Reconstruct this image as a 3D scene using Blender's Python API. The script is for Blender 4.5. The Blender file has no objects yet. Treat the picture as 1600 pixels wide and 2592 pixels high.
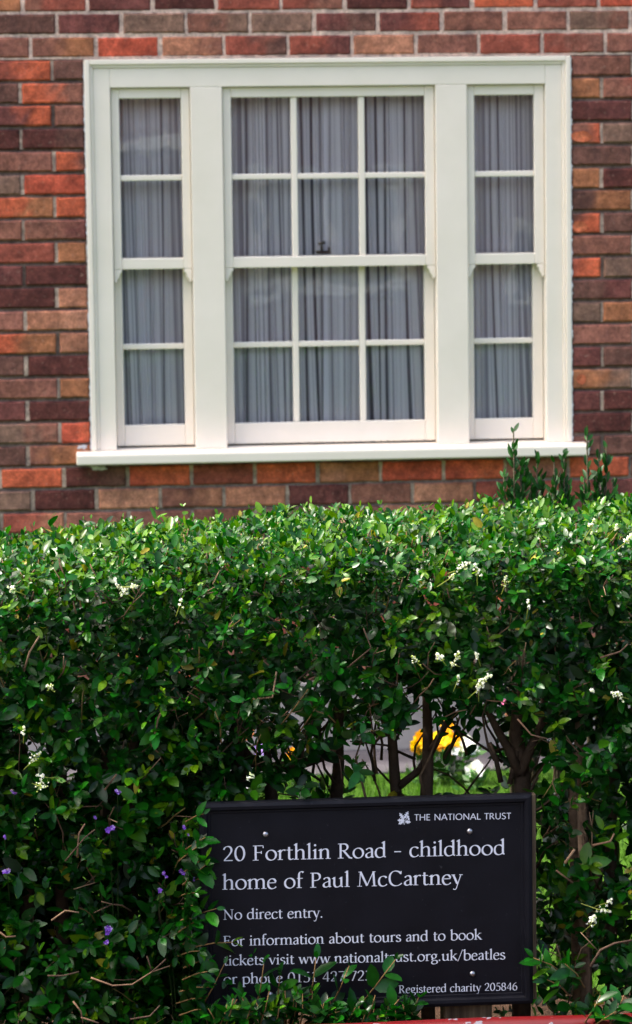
import bpy, math, random
import numpy as np
from mathutils import Vector, Matrix, noise as mnoise

random.seed(7); rng = np.random.default_rng(11)
scene = bpy.context.scene
COL = scene.collection
R = math.radians

# ------------------------------------------------------------------ camera
CAM = np.array([-0.8886, -10.0, 1.8333])
YAW, PIT, ROL, FPX = 0.0824909, 0.1000174, -0.0127327, 7584.2
Fw = np.array([math.sin(YAW)*math.cos(PIT), math.cos(YAW)*math.cos(PIT), -math.sin(PIT)])
Rt = np.array([math.cos(YAW), -math.sin(YAW), 0.0]); Up = np.cross(Rt, Fw)
_c, _s = math.cos(ROL), math.sin(ROL)
Rt, Up = Rt*_c + Up*_s, -Rt*_s + Up*_c

def at(px, py, Y=0.0):
    """the point of the vertical plane y = Y that the photograph shows at (px, py)"""
    d = Fw + Rt*(px-800)/FPX + Up*(1296-py)/FPX
    return CAM + d*(Y-CAM[1])/d[1]

cd = bpy.data.cameras.new('camera'); cam = bpy.data.objects.new('camera', cd); COL.objects.link(cam)
cd.sensor_fit = 'HORIZONTAL'; cd.sensor_width = 36; cd.lens = FPX/1600*36
cd.clip_start = 0.1; cd.clip_end = 2000
cam.matrix_world = Matrix(((Rt[0], Up[0], -Fw[0], CAM[0]), (Rt[1], Up[1], -Fw[1], CAM[1]),
                           (Rt[2], Up[2], -Fw[2], CAM[2]), (0, 0, 0, 1)))
cd.dof.use_dof = True; cd.dof.focus_distance = 5.9; cd.dof.aperture_fstop = 14.5
scene.camera = cam

# ------------------------------------------------------------------ helpers
def lin(c):
    return tuple(((v/255)/12.92 if v/255 <= 0.04045 else (((v/255)+0.055)/1.055)**2.4) for v in c)

def tag(o, label=None, cat=None, group=None, kind=None):
    if label: o['label'] = label
    if cat: o['category'] = cat
    if group: o['group'] = group
    if kind: o['kind'] = kind
    return o

def empty(name, loc=(0, 0, 0)):
    o = bpy.data.objects.new(name, None); COL.objects.link(o); o.location = loc; o.empty_display_size = 0.1
    return o

def depth_parent(o, parent):
    if parent is not None:
        o.parent = parent
        p = parent.location.copy() if parent.parent is None else Vector((0, 0, 0))
        o.matrix_parent_inverse = Matrix.Translation(-p)

class MB:
    def __init__(self): self.V = []; self.F = []; self.C = []
    def add(self, vs, fs, col=(1, 1, 1)):
        b = len(self.V); self.V += [tuple(v) for v in vs]
        self.F += [tuple(i+b for i in f) for f in fs]
        if len(vs) and hasattr(col, '__len__') and len(col) == len(vs) and hasattr(col[0], '__len__'): self.C += [tuple(c) for c in col]
        else: self.C += [tuple(col)]*len(vs)
    def box(self, x0, x1, y0, y1, z0, z1, col=(1, 1, 1)):
        v = [(x, y, z) for z in (z0, z1) for y in (y0, y1) for x in (x0, x1)]
        self.add(v, [(0, 2, 3, 1), (4, 5, 7, 6), (0, 1, 5, 4), (2, 6, 7, 3), (0, 4, 6, 2), (1, 3, 7, 5)], col)
    def prism(self, pts, y0, y1, col=(1, 1, 1)):      # pts in x,z counter-clockwise seen from -y
        n = len(pts)
        v = [(x, y0, z) for x, z in pts] + [(x, y1, z) for x, z in pts]
        f = [tuple(range(n)), tuple(range(2*n-1, n-1, -1))] + [(i, i+n, (i+1) % n+n, (i+1) % n) for i in range(n)]
        self.add(v, f, col)
    def tube(self, pts, rad, n=7, col=(1, 1, 1), cap=True):
        pts = [Vector(p) for p in pts]; m = len(pts)
        if not hasattr(rad, '__len__'): rad = [rad]*m
        vs = []; u = None
        for i, p in enumerate(pts):
            t = (pts[min(i+1, m-1)]-pts[max(i-1, 0)]).normalized()
            if u is None: u = t.orthogonal().normalized()
            u = (u - t*u.dot(t)).normalized(); w = t.cross(u)
            for k in range(n):
                a = 2*math.pi*k/n; vs.append(p+(u*math.cos(a)+w*math.sin(a))*rad[i])
        fs = [(i*n+k, i*n+(k+1) % n, (i+1)*n+(k+1) % n, (i+1)*n+k) for i in range(m-1) for k in range(n)]
        if cap: fs += [tuple(range(n-1, -1, -1)), tuple((m-1)*n+k for k in range(n))]
        self.add(vs, fs, col)
    def build(self, name, mat, parent=None, smooth=False, bevel=0, seg=2):
        me = bpy.data.meshes.new(name); me.from_pydata(self.V, [], self.F)
        a = me.color_attributes.new('tint', 'FLOAT_COLOR', 'POINT')
        a.data.foreach_set('color', np.array([(c[0], c[1], c[2], 1.0) for c in self.C], np.float32).ravel())
        if smooth: me.polygons.foreach_set('use_smooth', [True]*len(me.polygons))
        me.update()
        o = bpy.data.objects.new(name, me); COL.objects.link(o); me.materials.append(mat)
        if bevel:
            b = o.modifiers.new('bevel', 'BEVEL'); b.width = bevel; b.segments = seg; b.limit_method = 'ANGLE'
            b.angle_limit = R(40); b.harden_normals = False
        depth_parent(o, parent)
        return o

def np_mesh(name, V, quads, tris, C, mat, parent=None, smooth=True):
    me = bpy.data.meshes.new(name)
    nq, nt = len(quads), len(tris)
    me.vertices.add(len(V)); me.vertices.foreach_set('co', V.astype(np.float32).ravel())
    idx = np.concatenate([quads.ravel(), tris.ravel()]).astype(np.int32)
    me.loops.add(len(idx)); me.loops.foreach_set('vertex_index', idx)
    me.polygons.add(nq+nt)
    st = np.concatenate([np.arange(nq)*4, nq*4+np.arange(nt)*3]).astype(np.int32)
    me.polygons.foreach_set('loop_start', st)
    me.polygons.foreach_set('use_smooth', np.full(nq+nt, smooth))
    a = me.color_attributes.new('tint', 'FLOAT_COLOR', 'POINT')
    a.data.foreach_set('color', np.concatenate([C, np.ones((len(C), 1))], 1).astype(np.float32).ravel())
    me.update(calc_edges=True); me.validate()
    o = bpy.data.objects.new(name, me); COL.objects.link(o); me.materials.append(mat)
    depth_parent(o, parent)
    return o

# ------------------------------------------------------------------ materials
class NT:
    def __init__(self, name):
        self.m = bpy.data.materials.new(name); self.m.use_nodes = True
        self.t = self.m.node_tree; self.t.nodes.clear()
        self.out = self.n('ShaderNodeOutputMaterial')
    def n(self, typ, **kw):
        nd = self.t.nodes.new(typ)
        for k, v in kw.items():
            if k.startswith('i_'):
                key = k[2:].replace('_', ' ')
                nd.inputs[int(key) if key.isdigit() else key].default_value = v
            else: setattr(nd, k, v)
        return nd
    def l(self, a, b): self.t.links.new(a, b)
    def noise(self, scale, detail=4, rough=0.6, co=None, dim='3D'):
        nd = self.n('ShaderNodeTexNoise', noise_dimensions=dim); nd.inputs['Scale'].default_value = scale
        nd.inputs['Detail'].default_value = detail; nd.inputs['Roughness'].default_value = rough
        if co is not None: self.l(co, nd.inputs['Vector'])
        return nd
    def ramp(self, fac, stops):
        r = self.n('ShaderNodeValToRGB'); e = r.color_ramp.elements
        while len(e) < len(stops): e.new(0.5)
        for i, (p, c) in enumerate(stops):
            e[i].position = p; e[i].color = (*c, 1) if hasattr(c, '__len__') else (c, c, c, 1)
        self.l(fac, r.inputs['Fac']); return r
    def mix(self, fac, a, b, blend='MIX'):
        x = self.n('ShaderNodeMix', data_type='RGBA', blend_type=blend)
        for s, v in ((x.inputs[0], fac), (x.inputs[6], a), (x.inputs[7], b)):
            if hasattr(v, 'links') or isinstance(v, bpy.types.NodeSocket): self.l(v, s)
            elif hasattr(v, '__len__'): s.default_value = (*v, 1)
            else: s.default_value = v
        return x.outputs[2]
    def bump(self, h, strength, dist):
        b = self.n('ShaderNodeBump'); b.inputs['Strength'].default_value = strength; b.inputs['Distance'].default_value = dist
        self.l(h, b.inputs['Height']); return b.outputs['Normal']
    def principled(self, col, rough=0.6, spec=0.4, normal=None, metal=0.0):
        p = self.n('ShaderNodeBsdfPrincipled')
        for s, v in ((p.inputs['Base Color'], col), (p.inputs['Roughness'], rough)):
            if isinstance(v, bpy.types.NodeSocket): self.l(v, s)
            elif hasattr(v, '__len__'): s.default_value = (*v, 1)
            else: s.default_value = v
        p.inputs['Specular IOR Level'].default_value = spec; p.inputs['Metallic'].default_value = metal
        if normal is not None: self.l(normal, p.inputs['Normal'])
        self.l(p.outputs[0], self.out.inputs['Surface']); return p
    def co(self): return self.n('ShaderNodeTexCoord').outputs['Object']
    def tint(self): return self.n('ShaderNodeVertexColor', layer_name='tint').outputs['Color']

def m_brick():
    t = NT('brick'); co = t.co(); tn = t.tint()
    big = t.noise(16, 5, 0.65, co); fine = t.noise(190, 4, 0.7, co); spec = t.noise(75, 3, 0.7, co)
    c = t.mix(1.0, tn, t.ramp(big.outputs[0], [(0.30, (0.60, 0.64, 0.70)), (0.5, (1.02, 1.02, 1.02)), (0.70, (1.42, 1.42, 1.38))]).outputs[0], 'MULTIPLY')
    c = t.mix(1.0, c, t.ramp(fine.outputs[0], [(0.3, 0.58), (0.5, 1.0), (0.72, 1.35)]).outputs[0], 'MULTIPLY')
    mid = t.noise(48, 4, 0.7, co)
    c = t.mix(1.0, c, t.ramp(mid.outputs[0], [(0.32, 0.66), (0.5, 1.0), (0.68, 1.32)]).outputs[0], 'MULTIPLY')
    c = t.mix(t.ramp(spec.outputs[0], [(0.60, 0.0), (0.78, 0.4)]).outputs[0], c, lin((205, 175, 155)))
    c = t.mix(t.ramp(spec.outputs[0], [(0.24, 0.55), (0.38, 0.0)]).outputs[0], c, lin((58, 38, 34)))
    t.principled(c, 0.88, 0.25, t.bump(t.mix(0.5, fine.outputs[0], mid.outputs[0]), 0.9, 0.004)); return t.m

def m_plain(name, col, rough=0.6, spec=0.4, ns=30, var=0.12, bstr=0.15, bdist=0.001, tint=False, metal=0.0, fs=160):
    t = NT(name); co = t.co(); n1 = t.noise(ns, 5, 0.6, co); n2 = t.noise(fs, 3, 0.6, co)
    base = t.tint() if tint else col
    c = t.mix(1.0, base, t.ramp(n1.outputs[0], [(0.3, 1-var), (0.7, 1+var)]).outputs[0], 'MULTIPLY')
    t.principled(c, rough, spec, t.bump(n2.outputs[0], bstr, bdist), metal); return t.m

def m_paint():
    t = NT('cream_paint'); co = t.co(); n1 = t.noise(5, 5, 0.6, co); n2 = t.noise(120, 3, 0.6, co)
    c = t.mix(t.ramp(n1.outputs[0], [(0.35, 0.0), (0.75, 1.0)]).outputs[0], lin((242, 232, 219)), lin((234, 225, 210)))
    t.principled(c, 0.42, 0.4, t.bump(n2.outputs[0], 0.12, 0.0008)); return t.m

def m_glass():
    t = NT('window_glass'); f = t.n('ShaderNodeFresnel'); f.inputs['IOR'].default_value = 1.5
    n1 = t.noise(7, 2, 0.5, t.co()); t_b = t.bump(n1.outputs[0], 0.12, 0.004)
    g = t.n('ShaderNodeBsdfGlossy'); g.inputs['Roughness'].default_value = 0.02; g.inputs['Color'].default_value = (0.9, 0.93, 1, 1)
    t.l(t_b, g.inputs['Normal'])
    tr = t.n('ShaderNodeBsdfTransparent'); tr.inputs['Color'].default_value = (0.995, 0.995, 0.995, 1)
    m = t.n('ShaderNodeMixShader'); t.l(f.outputs[0], m.inputs[0]); t.l(tr.outputs[0], m.inputs[1]); t.l(g.outputs[0], m.inputs[2])
    t.l(m.outputs[0], t.out.inputs['Surface']); return t.m

def m_curtain():
    t = NT('net_curtain'); uv = t.n('ShaderNodeAttribute', attribute_name='cloth').outputs['Vector']
    mp = t.n('ShaderNodeMapping'); mp.inputs['Scale'].default_value = (1, 0, 0); t.l(uv, mp.inputs['Vector']); ux = mp.outputs[0]
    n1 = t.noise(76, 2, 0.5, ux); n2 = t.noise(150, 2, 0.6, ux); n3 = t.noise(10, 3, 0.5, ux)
    r1 = t.ramp(n1.outputs[0], [(0.37, lin((100, 96, 102))), (0.43, lin((186, 182, 190))), (0.48, lin((214, 211, 216))), (0.505, lin((255, 253, 255)))])  # stripes put the light and shade of the pleats into the cloth colour
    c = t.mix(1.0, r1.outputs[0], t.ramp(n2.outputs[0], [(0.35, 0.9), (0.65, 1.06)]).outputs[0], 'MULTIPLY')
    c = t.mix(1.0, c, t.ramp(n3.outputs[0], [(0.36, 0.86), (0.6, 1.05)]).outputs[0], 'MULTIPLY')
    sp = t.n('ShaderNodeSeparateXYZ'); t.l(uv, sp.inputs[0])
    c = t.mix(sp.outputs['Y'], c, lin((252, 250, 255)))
    d = t.n('ShaderNodeBsdfDiffuse'); t.l(c, d.inputs['Color'])
    tr = t.n('ShaderNodeBsdfTransparent'); m = t.n('ShaderNodeMixShader'); m.inputs[0].default_value = 0.93
    t.l(tr.outputs[0], m.inputs[1]); t.l(d.outputs[0], m.inputs[2]); t.l(m.outputs[0], t.out.inputs['Surface']); return t.m

def m_leaf(name='leaf', rough=0.33, spec=0.32, trans=0.22):
    t = NT(name); co = t.co(); tn = t.tint(); n1 = t.noise(60, 3, 0.6, co)
    c = t.mix(1.0, tn, t.ramp(n1.outputs[0], [(0.3, 0.75), (0.7, 1.25)]).outputs[0], 'MULTIPLY')
    p = t.principled(c, rough, spec)
    tl = t.n('ShaderNodeBsdfTranslucent'); t.l(t.mix(1.0, c, (1.4, 1.6, 0.4), 'MULTIPLY'), tl.inputs['Color'])
    m = t.n('ShaderNodeMixShader'); m.inputs[0].default_value = trans
    t.l(p.outputs[0], m.inputs[1]); t.l(tl.outputs[0], m.inputs[2]); t.l(m.outputs[0], t.out.inputs['Surface']); return t.m

def m_redrail():
    t = NT('chipped_red_paint'); co = t.co(); n1 = t.noise(14, 4, 0.6, co); n2 = t.noise(60, 3, 0.6, co)
    k = t.ramp(n1.outputs[0], [(0.575, 0.0), (0.59, 1.0)]).outputs[0]
    red = t.mix(n2.outputs[0], lin((98, 1, 7)), lin((76, 1, 5)))
    grey = t.mix(n2.outputs[0], lin((116, 112, 124)), lin((94, 90, 98)))
    t.principled(t.mix(k, red, grey), 0.4, 0.5, t.bump(k, 0.4, 0.001)); return t.m

def m_wood():
    t = NT('weathered_wood'); co = t.co()
    mp = t.n('ShaderNodeMapping'); mp.inputs['Scale'].default_value = (60, 60, 4); t.l(co, mp.inputs['Vector'])
    n1 = t.noise(1.0, 5, 0.6, mp.outputs[0])
    c = t.ramp(n1.outputs[0], [(0.3, lin((52, 42, 34))), (0.55, lin((98, 84, 66))), (0.75, lin((128, 112, 88)))]).outputs[0]
    t.principled(c, 0.8, 0.2, t.bump(n1.outputs[0], 0.4, 0.002)); return t.m

def m_signpaint():
    t = NT('black_sign_paint'); co = t.co(); n1 = t.noise(12, 5, 0.65, co); n2 = t.noise(500, 3, 0.6, co); n3 = t.noise(90, 2, 0.7, co)
    c = t.ramp(n1.outputs[0], [(0.3, (0.0028, 0.003, 0.0058)), (0.7, (0.005, 0.0052, 0.0095))]).outputs[0]
    c = t.mix(t.ramp(n3.outputs[0], [(0.68, 0.0), (0.78, 0.3)]).outputs[0], c, (0.08, 0.08, 0.09))
    t.principled(c, t.ramp(n1.outputs[0], [(0.3, 0.42), (0.7, 0.58)]).outputs[0], 0.2, t.bump(n2.outputs[0], 0.08, 0.0006)); return t.m

M = dict(brick=m_brick(), paint=m_paint(), glass=m_glass(), curtain=m_curtain(), leaf=m_leaf(), rail=m_redrail(), wood=m_wood(),
         sign=m_signpaint(), letter=m_plain('white_lettering', lin((214, 218, 230)), 0.5, 0.3, 80, 0.06),
         steel=m_plain('bolt_steel', (0.42, 0.42, 0.45), 0.28, 0.5, 60, 0.1, metal=1.0),
         bronze=m_plain('dark_bronze', lin((70, 52, 44)), 0.45, 0.5),
         concrete=m_plain('concrete', lin((158, 152, 148)), 0.9, 0.2, 9, 0.22, 0.6, 0.004),
         soil=m_plain('soil', lin((74, 56, 44)), 0.95, 0.1, 14, 0.4, 0.9, 0.02),
         asphalt=m_plain('asphalt', (0.05, 0.05, 0.052), 0.9, 0.2, 20, 0.25, 0.6, 0.004),
         lawn=m_plain('lawn_turf', lin((58, 90, 24)), 0.9, 0.1, 12, 0.35, 0.6, 0.01),
         earth=m_plain('far_ground', lin((96, 100, 66)), 0.95, 0.1, 0.2, 0.3, 0.2, 0.01),
         blade=m_leaf('grass_blade', 0.5, 0.3, 0.3), shrubleaf=m_leaf('shrub_leaf', 0.5, 0.3, 0.15),
         bark=m_plain('bark', None, 0.85, 0.2, 40, 0.35, 0.8, 0.004, tint=True, fs=90),
         petal=m_leaf('petal', 0.6, 0.2, 0.3), plaster=m_plain('room_plaster', lin((120, 112, 104)), 0.9, 0.1))

# ------------------------------------------------------------------ ground, lawn, path, pavement, road
def slab(name, x0, x1, y0, y1, z0, z1, mat, bevel=0):
    b = MB(); b.box(x0, x1, y0, y1, z0, z1); o = b.build(name, mat, None, bevel=bevel); return tag(o, kind='structure')
g = MB(); g.add([(-600, -600, -0.16), (600, -600, -0.16), (600, 600, -0.16), (-600, 600, -0.16)], [(0, 1, 2, 3)])
tag(g.build('ground', M['earth']), kind='structure')
slab('road', -60, 60, -13.5, -6.62, -0.156, -0.12, M['asphalt'])
slab('kerb', -60, 60, -6.62, -6.47, -0.156, 0.0, M['concrete'], 0.012)
slab('pavement', -60, 60, -6.46, -4.62, -0.156, 0.004, M['asphalt'])
slab('flower_bed', -14, 14, -4.62, -3.2, -0.156, 0.0, M['soil'])
slab('lawn', -14, 14, -3.2, -0.42, -0.156, 0.006, M['lawn'])
slab('path', -14, 14, -0.42, 0.0, -0.156, 0.012, m_plain('worn_path', lin((90, 86, 90)), 0.9, 0.2, 9, 0.22, 0.6, 0.004))
# grass blades where one can look through the hedge
n = 26000
bx = rng.uniform(-1.5, 1.5, n); by = rng.uniform(-3.15, -0.43, n); hh = rng.uniform(0.018, 0.045, n)
an = rng.uniform(0, 2*np.pi, n); le = rng.uniform(0, 0.02, n); la = rng.uniform(0, 2*np.pi, n); w = 0.0022
V = np.empty((n, 3, 3)); base = np.stack([bx, by, np.full(n, 0.005)], 1)
sd = np.stack([np.cos(an), np.sin(an), np.zeros(n)], 1)*w
V[:, 0] = base-sd; V[:, 1] = base+sd; V[:, 2] = base+np.stack([np.cos(la)*le, np.sin(la)*le, hh], 1)
gc = np.array(lin((62, 98, 20)))*rng.uniform(0.55, 1.5, (n, 1))
go = np_mesh('grass', V.reshape(-1, 3), np.zeros((0, 4), int), np.arange(3*n).reshape(-1, 3), np.repeat(gc, 3, 0), M['blade'])
tag(go, 'short bright green lawn grass between hedge and house', 'grass', kind='stuff')

# ------------------------------------------------------------------ the brick house
house = empty('brick_house', (0, 0, 0))
tag(house, 'red and brown brick house front with a cream painted three part sash window', 'house')
PAL = {'a': (112, 72, 62), 'b': (140, 86, 70), 'd': (95, 48, 43), 'm': (116, 62, 57), 'g': (134, 99, 83), 'r': (154, 74, 57),
       'o': (202, 90, 52), 's': (196, 80, 52), 't': (178, 113, 84), 'y': (167, 102, 65), 'k': (192, 126, 96), 'p': (147, 90, 75)}
COURSE, ZROW3, PITCH = 0.0749, 2.343, 0.2125
wall = MB()
def brick(x0, x1, zt, tok, lip=None):
    """one brick with worn edges; tok = one or two palette letters (left end, right end)"""
    c0 = np.array(lin(PAL[tok[0]])); c1 = np.array(lin(PAL[tok[-1]]))
    c0 = c0*.9+c0.mean()*.1; c1 = c1*.9+c1.mean()*.1
    z1 = zt-0.0035+random.uniform(-.0012, .0012); z0 = zt-COURSE+0.0065+random.uniform(-.0012, .0012)
    x0 += random.uniform(-.0015, .0015); x1 += random.uniform(-.0015, .0015)
    yf = random.uniform(-0.0015, 0.0015); nx = max(3, int((x1-x0)/0.02)); nz = 4; vs = []; cs = []
    vr = random.uniform(0.88, 1.1); sw = random.uniform(0.3, 0.7); ph = random.uniform(0, 50)
    ch = 0.0035
    for j in range(nz+1):
        for i in range(nx+1):
            u = i/nx; v = j/nz
            ed = (i in (0, nx)) or (j in (0, nz))
            x = x0+(x1-x0)*u; z = z0+(z1-z0)*v
            w0 = mnoise.noise((x*40, z*40, ph))
            if ed:
                x += mnoise.noise((x*70, z*70, ph+9))*0.003; z += mnoise.noise((x*55, z*70, ph+20))*0.0032
            else:
                if i == 1: x = x0+ch*1.6
                if i == nx-1: x = x1-ch*1.6
                if j == 1: z = z0+ch*1.6
                if j == nz-1: z = z1-ch*1.6
            y = yf+(0.0045 if ed else w0*0.0018)
            vs.append((x, y, z))
            k = min(1, max(0, (u-sw)*3+0.5+w0*1.2))
            edge = 0.86 if ed else 1.0
            sh = vr*(1+0.34*mnoise.noise((x*28, z*60, ph+33)))*edge
            cs.append((c0*(1-k)+c1*k)*sh)
    W = nx+1; fs = [(j*W+i, j*W+i+1, (j+1)*W+i+1, (j+1)*W+i) for j in range(nz) for i in range(nx)]
    ring = [i for i in range(W)] + [j*W+nx for j in range(1, nz+1)] + [nz*W+i for i in range(nx-1, -1, -1)] + [j*W for j in range(nz-1, 0, -1)]
    b = len(vs)
    for r in ring: vs.append((vs[r][0], 0.02, vs[r][2])); cs.append(cs[r]*0.9)
    m = len(ring); fs += [(ring[i], b+i, b+(i+1) % m, ring[(i+1) % m]) for i in range(m)]
    wall.add(vs, fs, cs)
    if zt < 2.35 and random.random() < 0.9:               # mortar in the upright joint, nearly flush
        k = random.uniform(.75, 1.15); mc = np.array(lin((172, 150, 136)))*k; d0 = random.uniform(.002, .005)
        for j in range(4):
            za = z0+(z1-z0)*j/4; zb = z0+(z1-z0)*(j+1)/4
            wall.box(x1-.001, x1+0.0125, d0+random.uniform(0, .0015), 0.02, za, zb, mc*random.uniform(.85, 1.1))

def rnd_tok():
    a = random.choice('aabbbmmdgrrrpppyto'); return a+(random.choice('abmrp') if random.random() < .3 else '')
XL, XR = -3.2, 3.2
def run(k, x_first, toks):
    """a full course: toks from x_first rightwards, random bricks beyond both ends"""
    zt = ZROW3-COURSE*(k-3); x = x_first; i = 0
    while x < XR:
        x1 = x+PITCH-0.011; brick(x, x1, zt, toks[i] if i < len(toks) else rnd_tok()); i += 1; x += PITCH
    x = x_first-PITCH
    while x > XL: brick(x, x+PITCH-0.011, zt, rnd_tok()); x -= PITCH
def px_start(px, k, off=0):
    z = 2.343-COURSE*(k-2.5)
    lo, hi = 0.0, 2592.0
    for _ in range(40):
        mid = (lo+hi)/2
        if at(px, mid)[2] > z: lo = mid
        else: hi = mid
    return at(px, lo)[0]+off*PITCH
TOP = {0: (62, ['br', 'dm', 'd', 'r', 'rb', 'd', 'rm', 'o', 'r', 's']),
       1: (148, ['m', 'g', 'bg', 'g', 'ma', 'mr', 'b', 'b', 'gb', 'a']),
       2: (82, ['by', 's', 'tb', 'ra', 'rm', 'tk', 'bp', 'r', 'rp', 'p']),
       21: (5, ['o', 'da', 'so', 'r', 'o', 'ty', 's', 'so', 'p', 'o', 'b']),
       22: (88, ['d', 'k', 'bt', 't', 'm', 'b', 'kt', 'rb', 'r', 'm']),
       23: (8, ['rt', 'b', 'p', 'b', 'g', 'p', 'k', 'b', 'r', 'm'])}
first = {}
for k, (px, toks) in TOP.items(): first[k] = px_start(px, k); run(k, first[k], toks)
for k in range(-22, 0): run(k, first[0 if k % 2 == 0 else 1]-4*PITCH, [])
for k in range(24, 31): run(k, first[21 if k % 2 else 22]-4*PITCH, [])
LEFT = {3: ('ro', 'a'), 4: ('a', 'ob'), 5: ('mo', 'b'), 6: ('d', 'da'), 7: ('bp', 'oa'), 8: ('g', 's'), 9: ('oy', 'o'), 10: ('b', 'bm'),
        11: ('r', 'y'), 12: ('m', 'd'), 13: ('d', 't'), 14: ('p', 'tk'), 15: ('oy', 't'), 16: ('a', 'd'), 17: ('bp', 'y'), 18: ('m', 'd'),
        19: ('gb', 'so'), 20: ('a', 'by')}
RIGHT = {3: ('pb', 'b'), 4: ('y', 'br'), 5: ('dm', 'r'), 6: ('bo', 'g'), 7: ('a', 'b'), 8: ('y', 'd'), 9: ('ay', 'p'), 10: ('ao', 'a'),
         11: ('b', 'g'), 12: ('ro', 'g'), 13: ('am', 'b'), 14: ('g', 'y'), 15: ('p', 'b'), 16: ('m', 'a'), 17: ('yg', 'b'), 18: ('m', 'd'),
         19: ('d', 'm'), 20: ('a', 'a')}
JAMB = 0.8145
for k in range(3, 21):
    zt = ZROW3-COURSE*(k-3); half = PITCH/2-0.011
    w1 = half if k % 2 else PITCH-0.011
    brick(-JAMB-w1, -JAMB, zt, LEFT[k][1]); x = -JAMB-w1-0.011; tok = LEFT[k][0]
    while x > XL: brick(x-PITCH+0.011, x, zt, tok); tok = rnd_tok(); x -= PITCH
    w1 = PITCH-0.011 if k % 2 else half
    brick(JAMB, JAMB+w1, zt, RIGHT[k][0]); x = JAMB+w1+0.011; tok = RIGHT[k][1]
    while x < XR: brick(x, x+PITCH-0.011, zt, tok); tok = rnd_tok(); x += PITCH
# orange spalled faces on a few bricks by the right jamb
for (cx, cz, rx, rz) in ((0.845, at(1478, 345)[2], 0.034, 0.019), (0.838, at(1470, 573)[2], 0.026, 0.019), (0.842, at(1472, 960)[2], 0.016, 0.017)):
    vs = [(cx, -0.0012, cz)]; cs = [np.array(lin((196, 112, 78)))]
    for q in range(14):
        a = 2*math.pi*q/14; rr = 1+0.18*mnoise.noise((q*1.7, cx*30, cz*10))
        vs.append((cx+rx*rr*math.cos(a), -0.0032, cz+rz*rr*math.sin(a))); cs.append(np.array(lin((186, 98, 68))))
    wall.add(vs, [(0, 1+q, 1+(q+1) % 14) for q in range(14)], cs)
# mortar sheet and the masonry behind, round the opening
HX, HZ0, HZ1 = 0.812, 1.0, 2.342
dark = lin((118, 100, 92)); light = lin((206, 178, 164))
wall.box(XL, XR, 0.0042, 0.25, HZ1, 4.2, light)
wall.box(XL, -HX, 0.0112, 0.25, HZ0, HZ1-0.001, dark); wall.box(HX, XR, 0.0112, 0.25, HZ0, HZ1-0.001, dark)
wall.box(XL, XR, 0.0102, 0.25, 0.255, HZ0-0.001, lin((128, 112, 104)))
wall.build('wall', M['brick'], house)
b = MB(); b.box(XL, XR, -0.02, 0.25, 0.01, 0.25); b.build('plinth', M['concrete'], house, bevel=0.006)
# dark room behind the window
b = MB()
b.box(-1.6, 1.6, 3.0, 3.1, 0.3, 2.8); b.box(-1.7, -1.6, 0.26, 3.0, 0.3, 2.8); b.box(1.6, 1.7, 0.26, 3.0, 0.3, 2.8)
b.box(-1.6, 1.6, 0.26, 3.0, 0.2, 0.3); b.box(-1.6, 1.6, 0.26, 3.0, 2.8, 2.9)
b.build('room', M['plaster'], house)

# ------------------------------------------------------------------ window
ZS, ZH, OX, W1, W2, W3 = 1.05, 2.248, 0.79, 0.726, 0.462, 0.356
f = MB()
for s in (-1, 1):
    a, c = sorted((s*0.81, s*0.793)); f.box(a, c, -0.004, 0.05, ZS-0.003, 2.34)
    a, c = sorted((s*0.793, s*0.783)); f.box(a, c, 0.004, 0.05, ZS-0.003, 2.323)
    a, c = sorted((s*0.783, s*W1)); f.box(a, c, 0.010, 0.13, ZS-0.003, 2.313)
    a, c = sorted((s*W2, s*W3)); f.box(a, c, 0.010, 0.13, ZS-0.003, ZH)
f.box(-0.793, 0.793, -0.004, 0.05, 2.323, 2.34); f.box(-0.783, 0.783, 0.004, 0.05, 2.313, 2.323)
f.box(-W1, W1, 0.010, 0.13, ZH, 2.313)
f.box(-0.79, 0.79, 0.05, 0.14, 2.313, 2.34)
win = f.build('window', M['paint'], house, bevel=0.0025)
s_ = MB(); prof = [(-0.082, 1.006), (-0.082, 1.038), (-0.076, 1.043), (0.14, 1.0515), (0.14, 1.004), (-0.06, 1.004)]
vs = [(-0.862, y, z) for y, z in prof] + [(0.855, y, z) for y, z in prof]; q = len(prof)
s_.add(vs, [tuple(range(q)), tuple(range(2*q-1, q-1, -1))] + [(i, i+q, (i+1) % q+q, (i+1) % q) for i in range(q)])
s_.build('sill', M['paint'], win, bevel=0.005, seg=3)

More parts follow.
